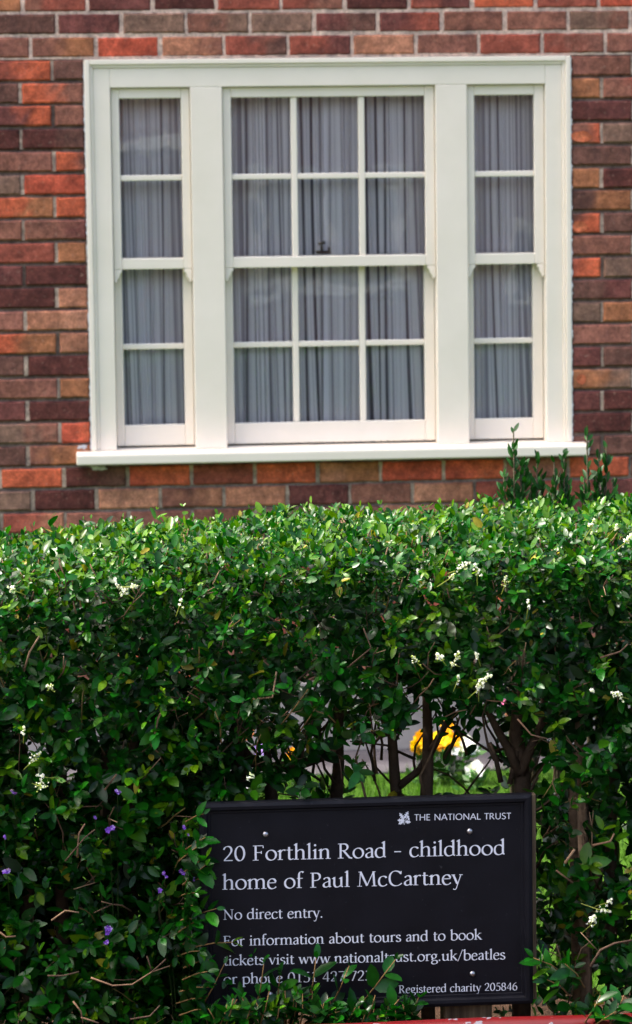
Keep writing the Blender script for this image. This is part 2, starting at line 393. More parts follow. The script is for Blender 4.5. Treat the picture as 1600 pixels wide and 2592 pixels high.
def sash(x0, x1, z0, z1, y0, gl, gr, gb, gt, bars_x, bars_z, horn):
    """gl..gt = edges of the glazed area; y0 = outer face"""
    m = MB(); y1 = y0+0.035; e = 0.0015
    m.box(x0+e, gl, y0, y1, z0, z1-e); m.box(gr, x1-e, y0, y1, z0, z1-e)
    m.box(gl, gr, y0, y1, z0, gb); m.box(gl, gr, y0, y1, gt, z1-e)
    hb = 0.0105
    for bx in bars_x: m.box(bx-hb, bx+hb, y0+0.006, y1-0.006, gb, gt)
    xs = [gl]+[v for bx in bars_x for v in (bx-hb, bx+hb)]+[gr]
    for bz in bars_z:
        for i in range(0, len(xs), 2): m.box(xs[i], xs[i+1], y0+0.007, y1-0.007, bz-0.0095, bz+0.0095)
    if horn:
        wd = gl-x0-e
        h = [(0, 0), (0, -0.040), (0.30, -0.046), (0.42, -0.034), (0.62, -0.028), (0.78, -0.014), (1.0, -0.010), (1.0, 0)]
        m.prism([(x0+e+wd*u, z0+v) for u, v in h][::-1][::-1], y0+0.0004, y1-0.002)
        m.prism([(x1-e-wd*u, z0+v) for u, v in h][::-1], y0+0.0004, y1-0.002)
    o = m.build('sash', M['paint'], win, bevel=0.0032, seg=2)
    p = MB(); p.box(gl-0.004, gr+0.004, y0+0.016, y0+0.019, gb-0.004, gt+0.004); p.build('pane', M['glass'], win)
    return o
for (x0, x1, gl, gr, bx) in ((-W1, -W2, -0.697, -0.492, []), (-W3, W3, -0.326, 0.322, [-0.1165, 0.1095]), (W2, W1, 0.489, 0.691, [])):
    sash(x0, x1, 1.648, ZH, 0.028, gl, gr, 1.685, 2.213, bx, [1.951], True)
    sash(x0, x1, 1.056, 1.690, 0.068, gl-0.001, gr-0.002, 1.126, 1.655, bx, [1.389], False)
lk = MB()                                                  # catch on the meeting rail of the middle pair
lk.box(-0.043, 0.006, 0.074, 0.098, 1.690, 1.702)
lk.tube([(-0.024, 0.086, 1.700), (-0.025, 0.086, 1.722)], [0.005, 0.003], 8)
lk.tube([(-0.036, 0.086, 1.724), (-0.012, 0.086, 1.729)], [0.005, 0.006], 8)
lk.tube([(0.002, 0.086, 1.70), (0.0, 0.086, 1.713)], [0.006, 0.004], 8)
lk.build('sash_lock', M['bronze'], win, bevel=0.002)
filler_mat = m_plain('old_filler', lin((205, 204, 208)), 0.8, 0.2, 60, 0.25, 0.6, 0.003)
for s in (-1, 1):
    pts = []; z = 1.05
    while z < 2.338: pts.append((s*(0.8105+random.choice((0.0005, 0.001, 0.0015, 0.002, 0.003, 0.005))), z)); z += random.uniform(0.004, 0.012)
    poly = [(s*0.8095, 1.05)]+pts+[(s*0.8095, 2.338)]
    se = MB()
    for a, c in zip(pts[:-1], pts[1:]):
        q = [(s*0.8095, a[1]), a, c, (s*0.8095, c[1])]
        se.add([(x, -0.0022, z) for x, z in q]+[(x, 0.02, z) for x, z in q], [(0, 1, 2, 3), (0, 4, 5, 1), (1, 5, 6, 2), (2, 6, 7, 3)])
    se.build('filler', filler_mat, win)
for (cx, cz, rx, rz) in ((-0.84, 1.06, 0.02, 0.009), (-0.79, 0.988, 0.035, 0.010), (0.868, 1.03, 0.006, 0.016)):
    se = MB(); n_ = 26; vs = [(cx, -0.0032, cz)]
    for q in range(n_):
        a = 2*math.pi*q/n_; rr = 0.75+0.7*mnoise.noise((math.cos(a)*2.2+cx*9, math.sin(a)*2.2, cz*7))
        vs.append((cx+rx*rr*math.cos(a), -0.0024, cz+rz*rr*math.sin(a)))
    se.add(vs+[(x, 0.01, z) for x, y, z in vs[1:]], [(0, 1+q, 1+(q+1) % n_) for q in range(n_)]+[(1+q, 1+n_+q, 1+n_+(q+1) % n_, 1+(q+1) % n_) for q in range(n_)])
    se.build('paint_smear', filler_mat, win)

# curtains
def curtain(x0, x1, seed, lean0, lean1, label, z0=0.98, z1=2.30, y0=0.122, hem=0.0):
    nx = int((x1-x0)/0.0022); nz = 16; r = random.Random(seed)
    u = np.linspace(0, 1, nx+1); L = (x1-x0)
    xs = x0+u*L
    yy = np.zeros_like(u)
    for wl, am in ((0.024, .0022), (0.037, .003), (0.061, .004), (0.017, .001)):
        yy += am*np.sin(2*np.pi*(u*L/wl)+r.uniform(0, 6.28)+2.6*np.sin(2*np.pi*u*L/0.17+r.uniform(0, 6.28)))
    xw = 0.004*np.sin(2*np.pi*u*L/0.031+r.uniform(0, 6.28))
    V = []; U = []
    arc = np.concatenate([[0], np.cumsum(np.hypot(np.diff(xs), np.diff(yy)))])
    for j in range(nz+1):
        t = j/nz; z = z1-(z1-z0)*t
        a = 0.55+0.45*t
        ln = (lean0*(1-u)+lean1*u)*t*t+0.010*t*t*np.sin(2*np.pi*u*L/0.13+seed*2.1)+0.006*t*np.sin(2*np.pi*u*L/0.083+seed)
        V.append(np.stack([xs+xw*a+ln+0.002*np.sin(t*5+u*40), y0+yy*a, np.full(nx+1, z)], 1))
        U.append(np.stack([arc+seed*3.1, np.where((u*L < hem) & (u*L > 0.004), 1.0, 0.0), np.full(nx+1, 0.0)], 1))
    V = np.concatenate(V); U = np.concatenate(U)
    W = nx+1; jj, ii = np.meshgrid(np.arange(nz), np.arange(nx), indexing='ij'); q = (jj*W+ii).ravel()
    quads = np.stack([q, q+W, q+W+1, q+1], 1)
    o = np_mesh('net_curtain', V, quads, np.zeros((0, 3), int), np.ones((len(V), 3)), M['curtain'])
    at_ = o.data.attributes.new('cloth', 'FLOAT_VECTOR', 'POINT'); at_.data.foreach_set('vector', U.astype(np.float32).ravel())
    return tag(o, label, 'curtain', 'striped net curtains behind the sash windows')
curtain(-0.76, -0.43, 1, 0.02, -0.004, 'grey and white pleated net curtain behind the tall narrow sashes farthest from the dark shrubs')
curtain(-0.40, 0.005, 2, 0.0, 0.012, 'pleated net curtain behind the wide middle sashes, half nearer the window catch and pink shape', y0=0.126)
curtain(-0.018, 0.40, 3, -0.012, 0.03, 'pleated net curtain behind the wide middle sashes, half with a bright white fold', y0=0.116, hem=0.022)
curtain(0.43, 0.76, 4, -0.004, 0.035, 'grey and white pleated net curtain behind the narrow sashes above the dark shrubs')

# ------------------------------------------------------------------ sign
SY = -4.21                                                  # face of the board
cs_ = [at(505, 2030, SY), at(1345, 2010, SY), at(1350, 2545, SY), at(510, 2562, SY)]
SX0, SX1 = (cs_[0][0]+cs_[3][0])/2, (cs_[1][0]+cs_[2][0])/2
SZ1, SZ0 = (cs_[0][2]+cs_[1][2])/2, (cs_[2][2]+cs_[3][2])/2
sign = empty('information_sign', ((SX0+SX1)/2, SY+0.03, 0.0))
tag(sign, 'black framed notice board with white lettering on a wooden post in the hedge', 'sign')
p = MB(); p.box(SX0+0.012, SX1-0.012, SY, SY+0.008, SZ0+0.012, SZ1-0.012); p.build('panel', M['sign'], sign)
fr = MB(); ringp = [(0.0, 0.010), (0.0, -0.004), (0.002, -0.008), (0.008, -0.0105), (0.014, -0.0095), (0.0165, -0.006), (0.018, -0.0022), (0.022, -0.0018), (0.024, 0.001)]
vs = []
for ins, dy in ringp:
    vs += [(SX0+ins, SY+dy, SZ0+ins), (SX1-ins, SY+dy, SZ0+ins), (SX1-ins, SY+dy, SZ1-ins), (SX0+ins, SY+dy, SZ1-ins)]
fs = [(i*4+k, i*4+(k+1) % 4, (i+1)*4+(k+1) % 4, (i+1)*4+k) for i in range(len(ringp)-1) for k in range(4)]
fr.add(vs, fs); fr.build('frame', M['sign'], sign)
bb = MB(); bb.box(SX0+0.004, SX1+0.010, SY+0.0105, SY+0.03, SZ0+0.004, SZ1-0.004); bb.build('backing_board', M['wood'], sign, bevel=0.002)
po = MB(); po.box(-0.163, -0.066, SY+0.031, SY+0.10, 0.0, SZ1-0.03); po.build('post', M['wood'], sign, bevel=0.004)
for (px, py) in ((672, 2112), (1189, 2104), (1196, 2465), (684, 2518)):
    c = at(px, py, SY); bo = MB(); vs = []; NR, NS = 6, 16
    for i in range(NR):
        a = (math.pi/2)*i/NR; rr = 0.0062*math.cos(a); dy = 0.0048*math.sin(a)
        vs += [(c[0]+rr*math.cos(2*math.pi*k/NS), SY-0.0005-dy, c[2]+rr*math.sin(2*math.pi*k/NS)) for k in range(NS)]
    vs.append((c[0], SY-0.0053, c[2]))
    fs = [(i*NS+k, i*NS+(k+1) % NS, (i+1)*NS+(k+1) % NS, (i+1)*NS+k) for i in range(NR-1) for k in range(NS)]
    fs += [((NR-1)*NS+k, (NR-1)*NS+(k+1) % NS, NR*NS) for k in range(NS)]
    bo.add(vs, fs); bo.build('bolt', M['steel'], sign, smooth=True)

# lettering: skeleton strokes drawn with a tilted broad pen (units: 1/100 em)
def ell(cx, cy, rx, ry):
    k = 0.5523
    return f'M {cx+rx} {cy} C {cx+rx} {cy+ry*k} {cx+rx*k} {cy+ry} {cx} {cy+ry} C {cx-rx*k} {cy+ry} {cx-rx} {cy+ry*k} {cx-rx} {cy} C {cx-rx} {cy-ry*k} {cx-rx*k} {cy-ry} {cx} {cy-ry} C {cx+rx*k} {cy-ry} {cx+rx} {cy-ry*k} {cx+rx} {cy}'
# glyph: advance, strokes; 'f x y [w]' foot serif, 'g x y' flag serif, 'd x y' dot, 't ' thin stroke
G = {
 'a': (40, ['M 8 35 C 12 46 31 47 31 32 L 31 8 C 31 2 34 1 38 4', 'M 31 27 C 20 24 7 20 7 10 C 7 -2 23 -2 31 9']),
 'b': (51, ['M 11 71 L 11 3', 'M 11 34 C 20 49 46 47 46 22 C 46 -5 19 -4 11 5', 'g 11 71']),
 'c': (42, ['M 37 36 C 33 47 6 48 6 21 C 6 -6 30 -5 39 8']),
 'd': (52, ['M 40 71 L 40 4 L 47 2', 'M 40 35 C 32 48 6 48 6 21 C 6 -5 30 -4 40 9', 'g 40 71']),
 'e': (43, ['M 7 25 L 37 26 C 38 50 6 50 6 21 C 6 -6 30 -5 39 8']),
 'f': (30, ['M 31 68 C 25 75 13 73 13 57 L 13 0', 't M 4 42.5 L 28 42.5', 'f 14 0']),
 'g': (45, [ell(20, 30, 13.5, 14), 't M 30 41 L 41 42.5', 'M 13 18 C 6 11 8 5 18 4 C 30 3 41 3 41 -8 C 41 -24 6 -25 6 -12 C 6 -4 14 -1 20 3']),
 'h': (52, ['M 11 71 L 11 0', 'M 11 31 C 21 48 40 49 40 30 L 40 0', 'g 11 71', 'f 11 0', 'f 41 0']),
 'i': (24, ['M 12 44 L 12 0', 'g 12 44', 'f 12 0', 'd 12 61']),
 'k': (49, ['M 11 71 L 11 0', 't M 11 19 L 38 43', 'M 20 27 L 44 0', 'g 11 71', 'f 11 0', 'f 38 43 16', 'f 44 0 16']),
 'l': (24, ['M 12 71 L 12 0', 'g 12 71', 'f 12 0']),
 'm': (80, ['M 11 44 L 11 0', 'M 11 31 C 20 48 39 49 39 30 L 39 0', 'M 39 31 C 48 48 68 49 68 30 L 68 0', 'g 11 44', 'f 11 0', 'f 40 0', 'f 69 0']),
 'n': (52, ['M 11 44 L 11 0', 'M 11 31 C 21 48 40 49 40 30 L 40 0', 'g 11 44', 'f 11 0', 'f 41 0']),
 'o': (50, [ell(25, 22, 19.5, 22)]),
 'p': (51, ['M 11 44 L 11 -22', 'M 11 35 C 22 49 46 47 46 22 C 46 -4 22 -4 11 6', 'g 11 44', 'f 12 -22']),
 'r': (35, ['M 11 44 L 11 0', 'M 11 30 C 18 45 26 46 33 41', 'g 11 44', 'f 12 0']),
 's': (36, ['M 29 36 C 25 47 7 46 7 34 C 7 23 31 23 31 11 C 31 -4 9 -3 5 8']),
 't': (31, ['M 13 56 L 13 11 C 13 0 22 -2 30 5', 't M 3 42.5 L 28 42.5']),
 'u': (52, ['M 11 44 L 11 15 C 11 -5 30 -4 40 12', 'M 40 44 L 40 3 L 47 1', 'g 11 44', 'g 40 44']),
 'v': (44, ['M 6 43 L 22 1', 't M 22 1 L 38 43', 'f 6 43 16', 'f 38 43 15']),
 'w': (66, ['M 6 43 L 19 1', 't M 19 1 L 32 43', 'M 32 43 L 45 1', 't M 45 1 L 59 43', 'f 6 43 16', 'f 59 43 15']),
 'y': (44, ['M 6 43 L 23 2', 't M 38 43 L 19 -18 C 16 -25 10 -24 6 -20', 'f 6 43 16', 'f 38 43 15']),
 'F': (51, ['M 13 66 L 13 0', 't M 13 64.5 L 43 64.5', 't M 13 35 L 36 35', 't M 43 65 L 44 54', 't M 36 41 L 36 29', 'f 13 0 24', 'f 11 65 18']),
 'R': (60, ['M 13 66 L 13 0', 'M 13 64 L 24 64 C 47 66 47 34 24 34 L 13 34', 'M 25 34 L 49 3 L 60 0', 'f 13 0 24', 'f 11 65 18']),
 'P': (50, ['M 13 66 L 13 0', 'M 13 64 L 24 64 C 48 66 48 31 24 31 L 13 31', 'f 14 0 25', 'f 11 65 18']),
 'M': (86, ['t M 12 0 L 16 66', 'M 16 65 L 43 3', 't M 43 3 L 69 65', 'M 69 66 L 73 0', 'f 12 0 20', 'f 73 0 22', 'f 13 65 12', 'f 72 65 12']),
 'C': (64, ['M 55 53 C 44 72 8 72 8 33 C 8 -7 44 -7 58 11', 't M 56 65 L 55 51']),
 'N': (71, ['t M 13 0 L 13 64', 'M 11 65 L 57 2', 't M 57 2 L 57 66', 'f 13 0 19', 'f 9 65 14', 'f 57 65 19']),
 '0': (49, [ell(24.5, 32.5, 18, 32)]),
 '1': (44, ['t M 13 57 L 24 64', 'M 24 65 L 24 0', 'f 24 0 26']),
 '2': (47, ['M 7 50 C 9 69 38 71 38 49 C 38 33 20 18 8 3', 'M 7 2.4 L 42 2.4']),
 '3': (46, ['M 8 57 C 15 69 36 67 36 52 C 36 38 24 36 16 35', 'M 18 35.5 C 34 37 41 28 39 17 C 37 -4 14 -4 6 6']),
 '4': (48, ['M 34 0 L 34 64', 't M 34 64 L 5 19', 'M 5 18 L 45 18']),
 '5': (46, ['M 14 63 L 39 63', 't M 15 63 L 12 37', 'M 12 37 C 26 43 40 36 40 20 C 40 -4 16 -4 6 5']),
 '6': (48, ['M 38 64 C 20 60 8 44 8 23 C 8 -8 41 -8 41 19 C 41 43 16 43 9 24']),
 '7': (45, ['M 6 62.5 L 41 62.5', 'M 41 62 L 17 0']),
 '8': (48, [ell(24, 49, 13.5, 14.5), ell(24, 17, 16.5, 17)]),
 '-': (36, ['M 3 24 L 31 24']), '.': (22, ['d 10 2.5']), '/': (34, ['t M 2 -8 L 32 70']), ' ': (27, [])}
S = {'T': (50, ['M 4 63 L 48 63', 'M 26 63 L 26 0']), 'H': (68, ['M 11 66 L 11 0', 'M 57 66 L 57 0', 'M 11 34 L 57 34']),
     'E': (50, ['M 11 66 L 11 0', 'M 11 63 L 42 63', 'M 11 34 L 38 34', 'M 11 3 L 43 3']),
     'N': (72, ['M 11 0 L 11 66', 'M 11 64 L 60 2', 'M 60 0 L 60 66']), 'A': (64, ['M 4 0 L 32 66', 'M 32 66 L 60 0', 'M 16 22 L 48 22']),
     'I': (26, ['M 13 66 L 13 0']), 'O': (76, [ell(38, 33, 30, 31)]), 'L': (46, ['M 11 66 L 11 0', 'M 11 3 L 43 3']),
     'R': (58, ['M 11 66 L 11 0', 'M 11 63 L 24 63 C 48 64 48 32 24 32 L 11 32', 'M 25 32 L 53 0']),
     'U': (66, ['M 11 66 L 11 24 C 11 -6 55 -6 55 24 L 55 66']), 'S': (48, ['M 39 58 C 30 70 9 66 9 50 C 9 33 40 35 40 17 C 40 -2 15 -3 6 9']), ' ': (30, [])}

def sample(path):
    tk = path.split(); i = 0; pts = []
    while i < len(tk):
        c = tk[i]
        if c in 'ML': pts.append((float(tk[i+1]), float(tk[i+2]))); i += 3
        else:
            p0 = pts[-1]; q = [float(v) for v in tk[i+1:i+7]]
            for k in range(1, 11):
                t = k/10; u = 1-t
                pts.append((u**3*p0[0]+3*u*u*t*q[0]+3*u*t*t*q[2]+t**3*q[4], u**3*p0[1]+3*u*u*t*q[1]+3*u*t*t*q[3]+t**3*q[5]))
            i += 7
    return pts

def strokes_of(ch, table, pen):
    a, bh, th = pen; out = []
    for st in table[ch][1]:
        k = st[0]
        if k == 'd':
            _, x, y = st.split(); x, y = float(x), float(y); rr = a*1.12
            out.append(('poly', [(x+rr*math.cos(2*math.pi*q/12), y+rr*math.sin(2*math.pi*q/12)) for q in range(12)])); continue
        if k == 'f':
            v = [float(z) for z in st.split()[1:]]; wd = v[2] if len(v) > 2 else 21
            up = -1 if v[1] > 30 else 1; y = v[1]-(0 if up == 1 else -0.6)
            pts = [(v[0]-wd/2, y+up*1.2), (v[0]+wd/2, y+up*1.2)]; out.append(('rib', pts, [1.3, 1.3])); continue
        if k == 'g':
            v = [float(z) for z in st.split()[1:]]
            out.append(('poly', [(v[0]-11, v[1]-6.5), (v[0]-a, v[1]-9), (v[0]+a*0.98, v[1]-1), (v[0]+a*0.98, v[1]+2.2)])); continue
        am = a
        if k == 't': st = st[2:]; am = a*0.42
        pts = sample(st); hw = []
        for i in range(len(pts)):
            p0 = pts[max(i-1, 0)]; p1 = pts[min(i+1, len(pts)-1)]
            closed = abs(pts[0][0]-pts[-1][0])+abs(pts[0][1]-pts[-1][1]) < 0.01
            if closed and i in (0, len(pts)-1): p0, p1 = pts[-2], pts[1]
            dx, dy = p1[0]-p0[0], p1[1]-p0[1]; L = math.hypot(dx, dy) or 1; nx, ny = -dy/L, dx/L
            e1 = nx*math.cos(th)+ny*math.sin(th); e2 = -nx*math.sin(th)+ny*math.cos(th)
            hw.append(math.sqrt((am*e1)**2+(bh*e2)**2))
        out.append(('rib', pts, hw))
    return out

SER = [0]
def text_line(txt, p_start, p_end, cap_px, table=G, pen=(4.3, 1.55, R(18)), cap=66.0):
    A = at(*p_start, SY); B = at(*p_end, SY); d = (B-A)[[0, 2]]; width = float(np.hypot(*d)); ex = d/width; ez = np.array([-ex[1], ex[0]])
    em = cap_px*5.8/FPX/cap                               # metres per glyph unit
    let = MB()
    total = sum(table[c][0] for c in txt)-8
    sx = width/(total*em); x = -4.0 if table is G else 0.0; lay = 0
    for c in txt:
        for st in strokes_of(c, table, pen):
            SER[0] += 1; lay += 1; yo = SY-0.0004-0.00002*(SER[0] % 14)
            def P(u, v): q = A[[0, 2]]+ex*((x+u)*em*sx)+ez*(v*em); return (q[0], yo, q[1])
            if st[0] == 'poly': let.add([P(*q) for q in st[1]], [tuple(range(len(st[1])))])
            else:
                pts, hw = st[1], st[2]; vs = []
                for i in range(len(pts)):
                    p0 = pts[max(i-1, 0)]; p1 = pts[min(i+1, len(pts)-1)]
                    if abs(pts[0][0]-pts[-1][0])+abs(pts[0][1]-pts[-1][1]) < 0.01 and i in (0, len(pts)-1): p0, p1 = pts[-2], pts[1]
                    dx, dy = p1[0]-p0[0], p1[1]-p0[1]; L = math.hypot(dx, dy) or 1; nx, ny = -dy/L, dx/L
                    vs += [P(pts[i][0]+nx*hw[i], pts[i][1]+ny*hw[i]), P(pts[i][0]-nx*hw[i], pts[i][1]-ny*hw[i])]
                let.add(vs, [(2*i, 2*i+2, 2*i+3, 2*i+1) for i in range(len(pts)-1)])
        x += table[c][0]
    let.build('lettering', M['letter'], sign)
text_line('20 Forthlin Road - childhood', (565, 2180), (1278, 2163), 39)
text_line('home of Paul McCartney', (565, 2252), (1168, 2238), 39)
SP = (4.5, 1.75, R(18))
text_line('No direct entry.', (566, 2328), (817, 2322), 26.5, pen=SP)
text_line('For information about tours and to book', (566, 2395), (1218, 2378), 26.5, pen=SP)
text_line('tickets visit www.nationaltrust.org.uk/beatles', (567, 2444), (1278, 2428), 26.5, pen=SP)
text_line('or phone 0151 427 7231', (567, 2491), (959, 2481), 26.5, pen=SP)
text_line('Registered charity 205846', (1010, 2514), (1309, 2506), 20.5, pen=SP)
text_line('THE NATIONAL TRUST', (1048, 2077), (1292, 2073), 16.2, table=S, pen=(4.6, 3.6, R(15)))
# oak sprig emblem
em = MB(); ec = at(1023, 2071, SY); ES = 5.8/FPX
def oakleaf(ax, ay, ang, L, W, k):
    pts = []; n = 29
    for side in (1, -1):
        rngi = range(n) if side == 1 else range(n-1, -1, -1)
        for i in rngi:
            t = i/(n-1); env = math.sin(math.pi*min(1, t*0.93+0.07))**0.6
            wv = W*env*(0.72+0.34*math.cos(t*math.pi*2*3.5+math.pi)) if 0 < t < 1 else 0.4
            pts.append((t*L, side*wv))
    ca, sa = math.cos(ang), math.sin(ang); y = SY-0.0004-k*0.00003
    P = [(ec[0]+(ax+u*ca-v*sa)*ES, y, ec[2]+(ay+u*sa+v*ca)*ES) for u, v in pts]
    C0 = [(ec[0]+(ax+(i/(n-1))*L*ca)*ES, y, ec[2]+(ay+(i/(n-1))*L*sa)*ES) for i in range(n)]
    vs = P[:n]+C0+P[n:][::-1]
    em.add(vs, [(i, i+1, n+i+1, n+i) for i in range(n-1)]+[(n+i, n+i+1, 2*n+i+1, 2*n+i) for i in range(n-1)])
oakleaf(-1, -3, R(122), 20, 5.2, 0); oakleaf(1, 0, R(60), 20, 5.2, 1); oakleaf(-1, -6, R(176), 16, 5.6, 2)
oakleaf(3, -9, R(-8), 14, 5.4, 3); oakleaf(-2, -9, R(205), 14, 4.6, 4)
for (ax, ay, rx, ry) in ((10, 3, 3.2, 3.8), (12, -2.5, 2.6, 2.6)):
    em.add([(ec[0]+(ax+rx*math.cos(2*math.pi*q/12))*ES, SY-0.0006, ec[2]+(ay+ry*math.sin(2*math.pi*q/12))*ES) for q in range(12)], [tuple(range(12))])
def bar(pts, hw, k):
    vs = []
    for (u, v) in pts: vs += [(ec[0]+(u-hw)*ES, SY-0.0007-k*.00003, ec[2]+v*ES), (ec[0]+(u+hw)*ES, SY-0.0007-k*.00003, ec[2]+v*ES)]
    em.add(vs, [(2*i, 2*i+1, 2*i+3, 2*i+2) for i in range(len(pts)-1)])
bar([(0, 2), (-1, -6), (0, -17)], 0.9, 0); bar([(11, 4), (5, -3), (0, -8)], 0.8, 1)
em.build('emblem', M['letter'], sign)

# ------------------------------------------------------------------ red rail at the front
rz = at(1250, 2577, -4.42)[2]-0.03
rail = empty('red_rail', (-0.3, -4.42, 0))
tag(rail, 'low red tubular rail with chipped paint in front of the notice board', 'rail')
b = MB(); b.tube([(-1.7+i*0.1, -4.42, rz+0.0012*math.sin(i*1.3)) for i in range(28)], 0.03, 20); b.build('crossbar', M['rail'], rail, smooth=True)
for x in (-1.6, 0.9):
    b = MB(); b.tube([(x, -4.42, 0.0), (x, -4.42, rz-0.015)], 0.022, 16); b.build('leg', M['rail'], rail, smooth=True)

# ------------------------------------------------------------------ hedge
hedge = empty('privet_hedge', (-0.3, -3.85, 0))
tag(hedge, 'clipped green privet hedge with small white blossoms in front of the brick house', 'hedge')
HXL, HXR = -2.3, 1.7
YF, YB = -4.17, -3.52
_tp = sorted((at(x, y, -3.55)[0], at(x, y, -3.55)[2]) for x, y in ((0, 1345), (250, 1324), (450, 1306), (750, 1292), (1100, 1284), (1350, 1274), (1600, 1258)))
TX = np.array([p[0] for p in _tp]); TZ = np.array([p[1] for p in _tp])
def vnoise(P, sc, ph=0.0):
    P = P*sc+ph
    return (np.sin(P[:, 0]*1.7+1.3*np.sin(P[:, 2]*1.1+P[:, 1]))+np.sin(P[:, 2]*2.3+1.7*np.sin(P[:, 0]*0.9))+np.sin(P[:, 1]*1.9+P[:, 0]*0.7-P[:, 2]*1.3))/3
GX0, GX1 = at(590, 1800, -4.0)[0], at(1365, 1800, -4.0)[0]
def keep_prob(P):
    """1 = dense foliage; low in the bare pocket above and behind the sign"""
    zg = 0.865-(P[:, 1]+4.15)*0.21+0.05*vnoise(P, 14, 3.0)
    k = np.ones(len(P))
    ins = (P[:, 0] > GX0+0.03*vnoise(P, 20)) & (P[:, 0] < GX1+0.02*vnoise(P, 25, 1.0)) & (P[:, 2] < zg)
    k[ins] = np.where(P[ins, 2] > zg[ins]-0.055, 0.55, np.where(P[ins, 0] < at(880, 1850, -3.85)[0], 0.42, 0.06))
    k[ins & (P[:, 2] < SZ1+0.012) & (P[:, 1] < -4.06)] = 0.0
    left = (P[:, 0] <= GX0) & (P[:, 2] < 0.55)
    k[left] *= 0.8
    right = (P[:, 0] >= GX1) & (P[:, 0] < 0.42) & (P[:, 2] < 0.72)
    k[right] *= 0.62
    k *= np.clip(1.0+0.7*vnoise(P, 9, 7.0), 0.6, 1.0)
    return k
LV, LQ, LT, LC = [], [], [], []
TW = MB()
_t = np.array([0, .22, .5, .8, 1.0]); _w = np.array([0, .40, .5, .34, 0])
def add_leaves(P, D, N, L, W, C):
    """P base, D direction, N normal, L length, W width, C colour (all arrays)"""
    n = len(P)
    if n == 0: return
    D = D/np.linalg.norm(D, axis=1, keepdims=True)
    Sd = np.cross(D, N); Sd /= np.linalg.norm(Sd, axis=1, keepdims=True)+1e-9
    N = np.cross(Sd, D)
    fold = rng.uniform(0.08, 0.40, (n, 1)); curl = rng.uniform(-0.05, 0.28, (n, 1))
    L = L[:, None]; W = W[:, None]
    V = np.empty((n, 11, 3))
    V[:, 0] = P; V[:, 10] = P+D*L-N*curl*L
    for j in range(3):
        t = _t[j+1]; w = _w[j+1]
        mid = P+D*L*t-N*curl*L*t*t
        V[:, 1+3*j] = mid+Sd*W*w+N*fold*W*w; V[:, 2+3*j] = mid; V[:, 3+3*j] = mid-Sd*W*w+N*fold*W*w
    b = sum(len(v) for v in LV)
    o = (np.arange(n)*11)[:, None]+b
    q = np.array([[1, 2, 5, 4], [2, 3, 6, 5], [4, 5, 8, 7], [5, 6, 9, 8]]); t3 = np.array([[0, 2, 1], [0, 3, 2], [7, 8, 10], [8, 9, 10]])
    LQ.append((o[:, :, None]+q[None]).reshape(-1, 4)); LT.append((o[:, :, None]+t3[None]).reshape(-1, 3))
    LV.append(V.reshape(-1, 3))
    cc = np.repeat(C[:, None, :], 11, 1); cc[:, [2, 5, 8]] *= 1.18; LC.append(cc.reshape(-1, 3))
DARK = np.array(lin((7, 48, 7))); MID = np.array(lin((14, 82, 7))); LITE = np.array(lin((80, 114, 6)))
def sprigs(B, D, Ln, size, young, pairs=4, out=None):
    """opposite-leaved shoots: B base, D direction, Ln length, leaf size, young = 0..1 lightness"""
    n = len(B); D = D/np.linalg.norm(D, axis=1, keepdims=True)
    ref = np.where(np.abs(D[:, 2:3]) > 0.9, np.array([[1., 0, 0]]), np.array([[0, 0, 1.]]))
    U = np.cross(D, ref); U /= np.linalg.norm(U, axis=1, keepdims=True); Wv = np.cross(U, D)
    ang = rng.uniform(0, 2*np.pi, n)
    sun = np.array([-0.25, -0.45, 0.9]); sun /= np.linalg.norm(sun)
    for k in range(pairs+1):
        t = (k+0.6)/(pairs+0.6)
        a = ang+k*np.pi/2+rng.normal(0, .25, n)
        ca, sa = np.cos(a)[:, None], np.sin(a)[:, None]; side = U*ca+Wv*sa
        for sgn in (1, -1):
            if k == pairs and sgn == -1 and rng.random() < .3: continue
            m = rng.random(n) < 0.86
            if not m.any(): continue
            fw = 0.55+0.5*t if k < pairs else 1.6
            d = D*fw+side*sgn*0.9+rng.normal(0, .22, (n, 3)); d[:, 2] -= 0.05
            nn = sun*0.9+D*0.5+rng.normal(0, .5, (n, 3))
            sz = size*(0.72+0.45*math.sin(math.pi*min(1, .25+.6*t)))*rng.uniform(.62, 1.2, n)
            if k == pairs: sz = sz*0.62
            wd = sz*rng.uniform(.39, .57, n)
            yv = np.clip(young+0.35*(t-.5)+rng.normal(0, .18, n), 0, 1)[:, None]
            c = np.where(yv < .5, DARK+(MID-DARK)*yv*2, MID+(LITE-MID)*(yv-.5)*2)
            c = c*rng.uniform(.6, 1.35, (n, 1))
            old = rng.random(n) < (.008 if n > 50 else 0); c[old] = np.array(lin((150, 140, 40)))*rng.uniform(.5, 1.1, (old.sum(), 1))
            P = B+D*(Ln*t)[:, None]
            add_leaves(P[m], d[m], nn[m], sz[m], wd[m], c[m])
def unit_rand(n, s): return rng.normal(0, s, (n, 3))
# front shell
def top_at(x): return np.interp(x, TX, TZ)
def filt(P): return P[rng.random(len(P)) < keep_prob(P)]
n = 7400
P = np.stack([rng.uniform(HXL, HXR, n), YF+0.02+np.abs(rng.normal(0, .055, n)), rng.uniform(0.02, 1.0, n)], 1)
P[:, 2] *= top_at(P[:, 0])-0.05; P[:, 1] += 0.03*vnoise(P, 7, 2.0)
P = filt(P); n = len(P)
D = np.array([0, -0.75, 0.55])+unit_rand(n, .5)
sprigs(P, D, rng.uniform(.05, .10, n), (.019+.026*rng.beta(1.6, 2.4, n))*np.where(P[:, 2] > .95, .78, 1.0), np.clip(rng.beta(1.0, 2.6, n)+np.where(P[:, 2] > .95, .12, 0), 0, 1))
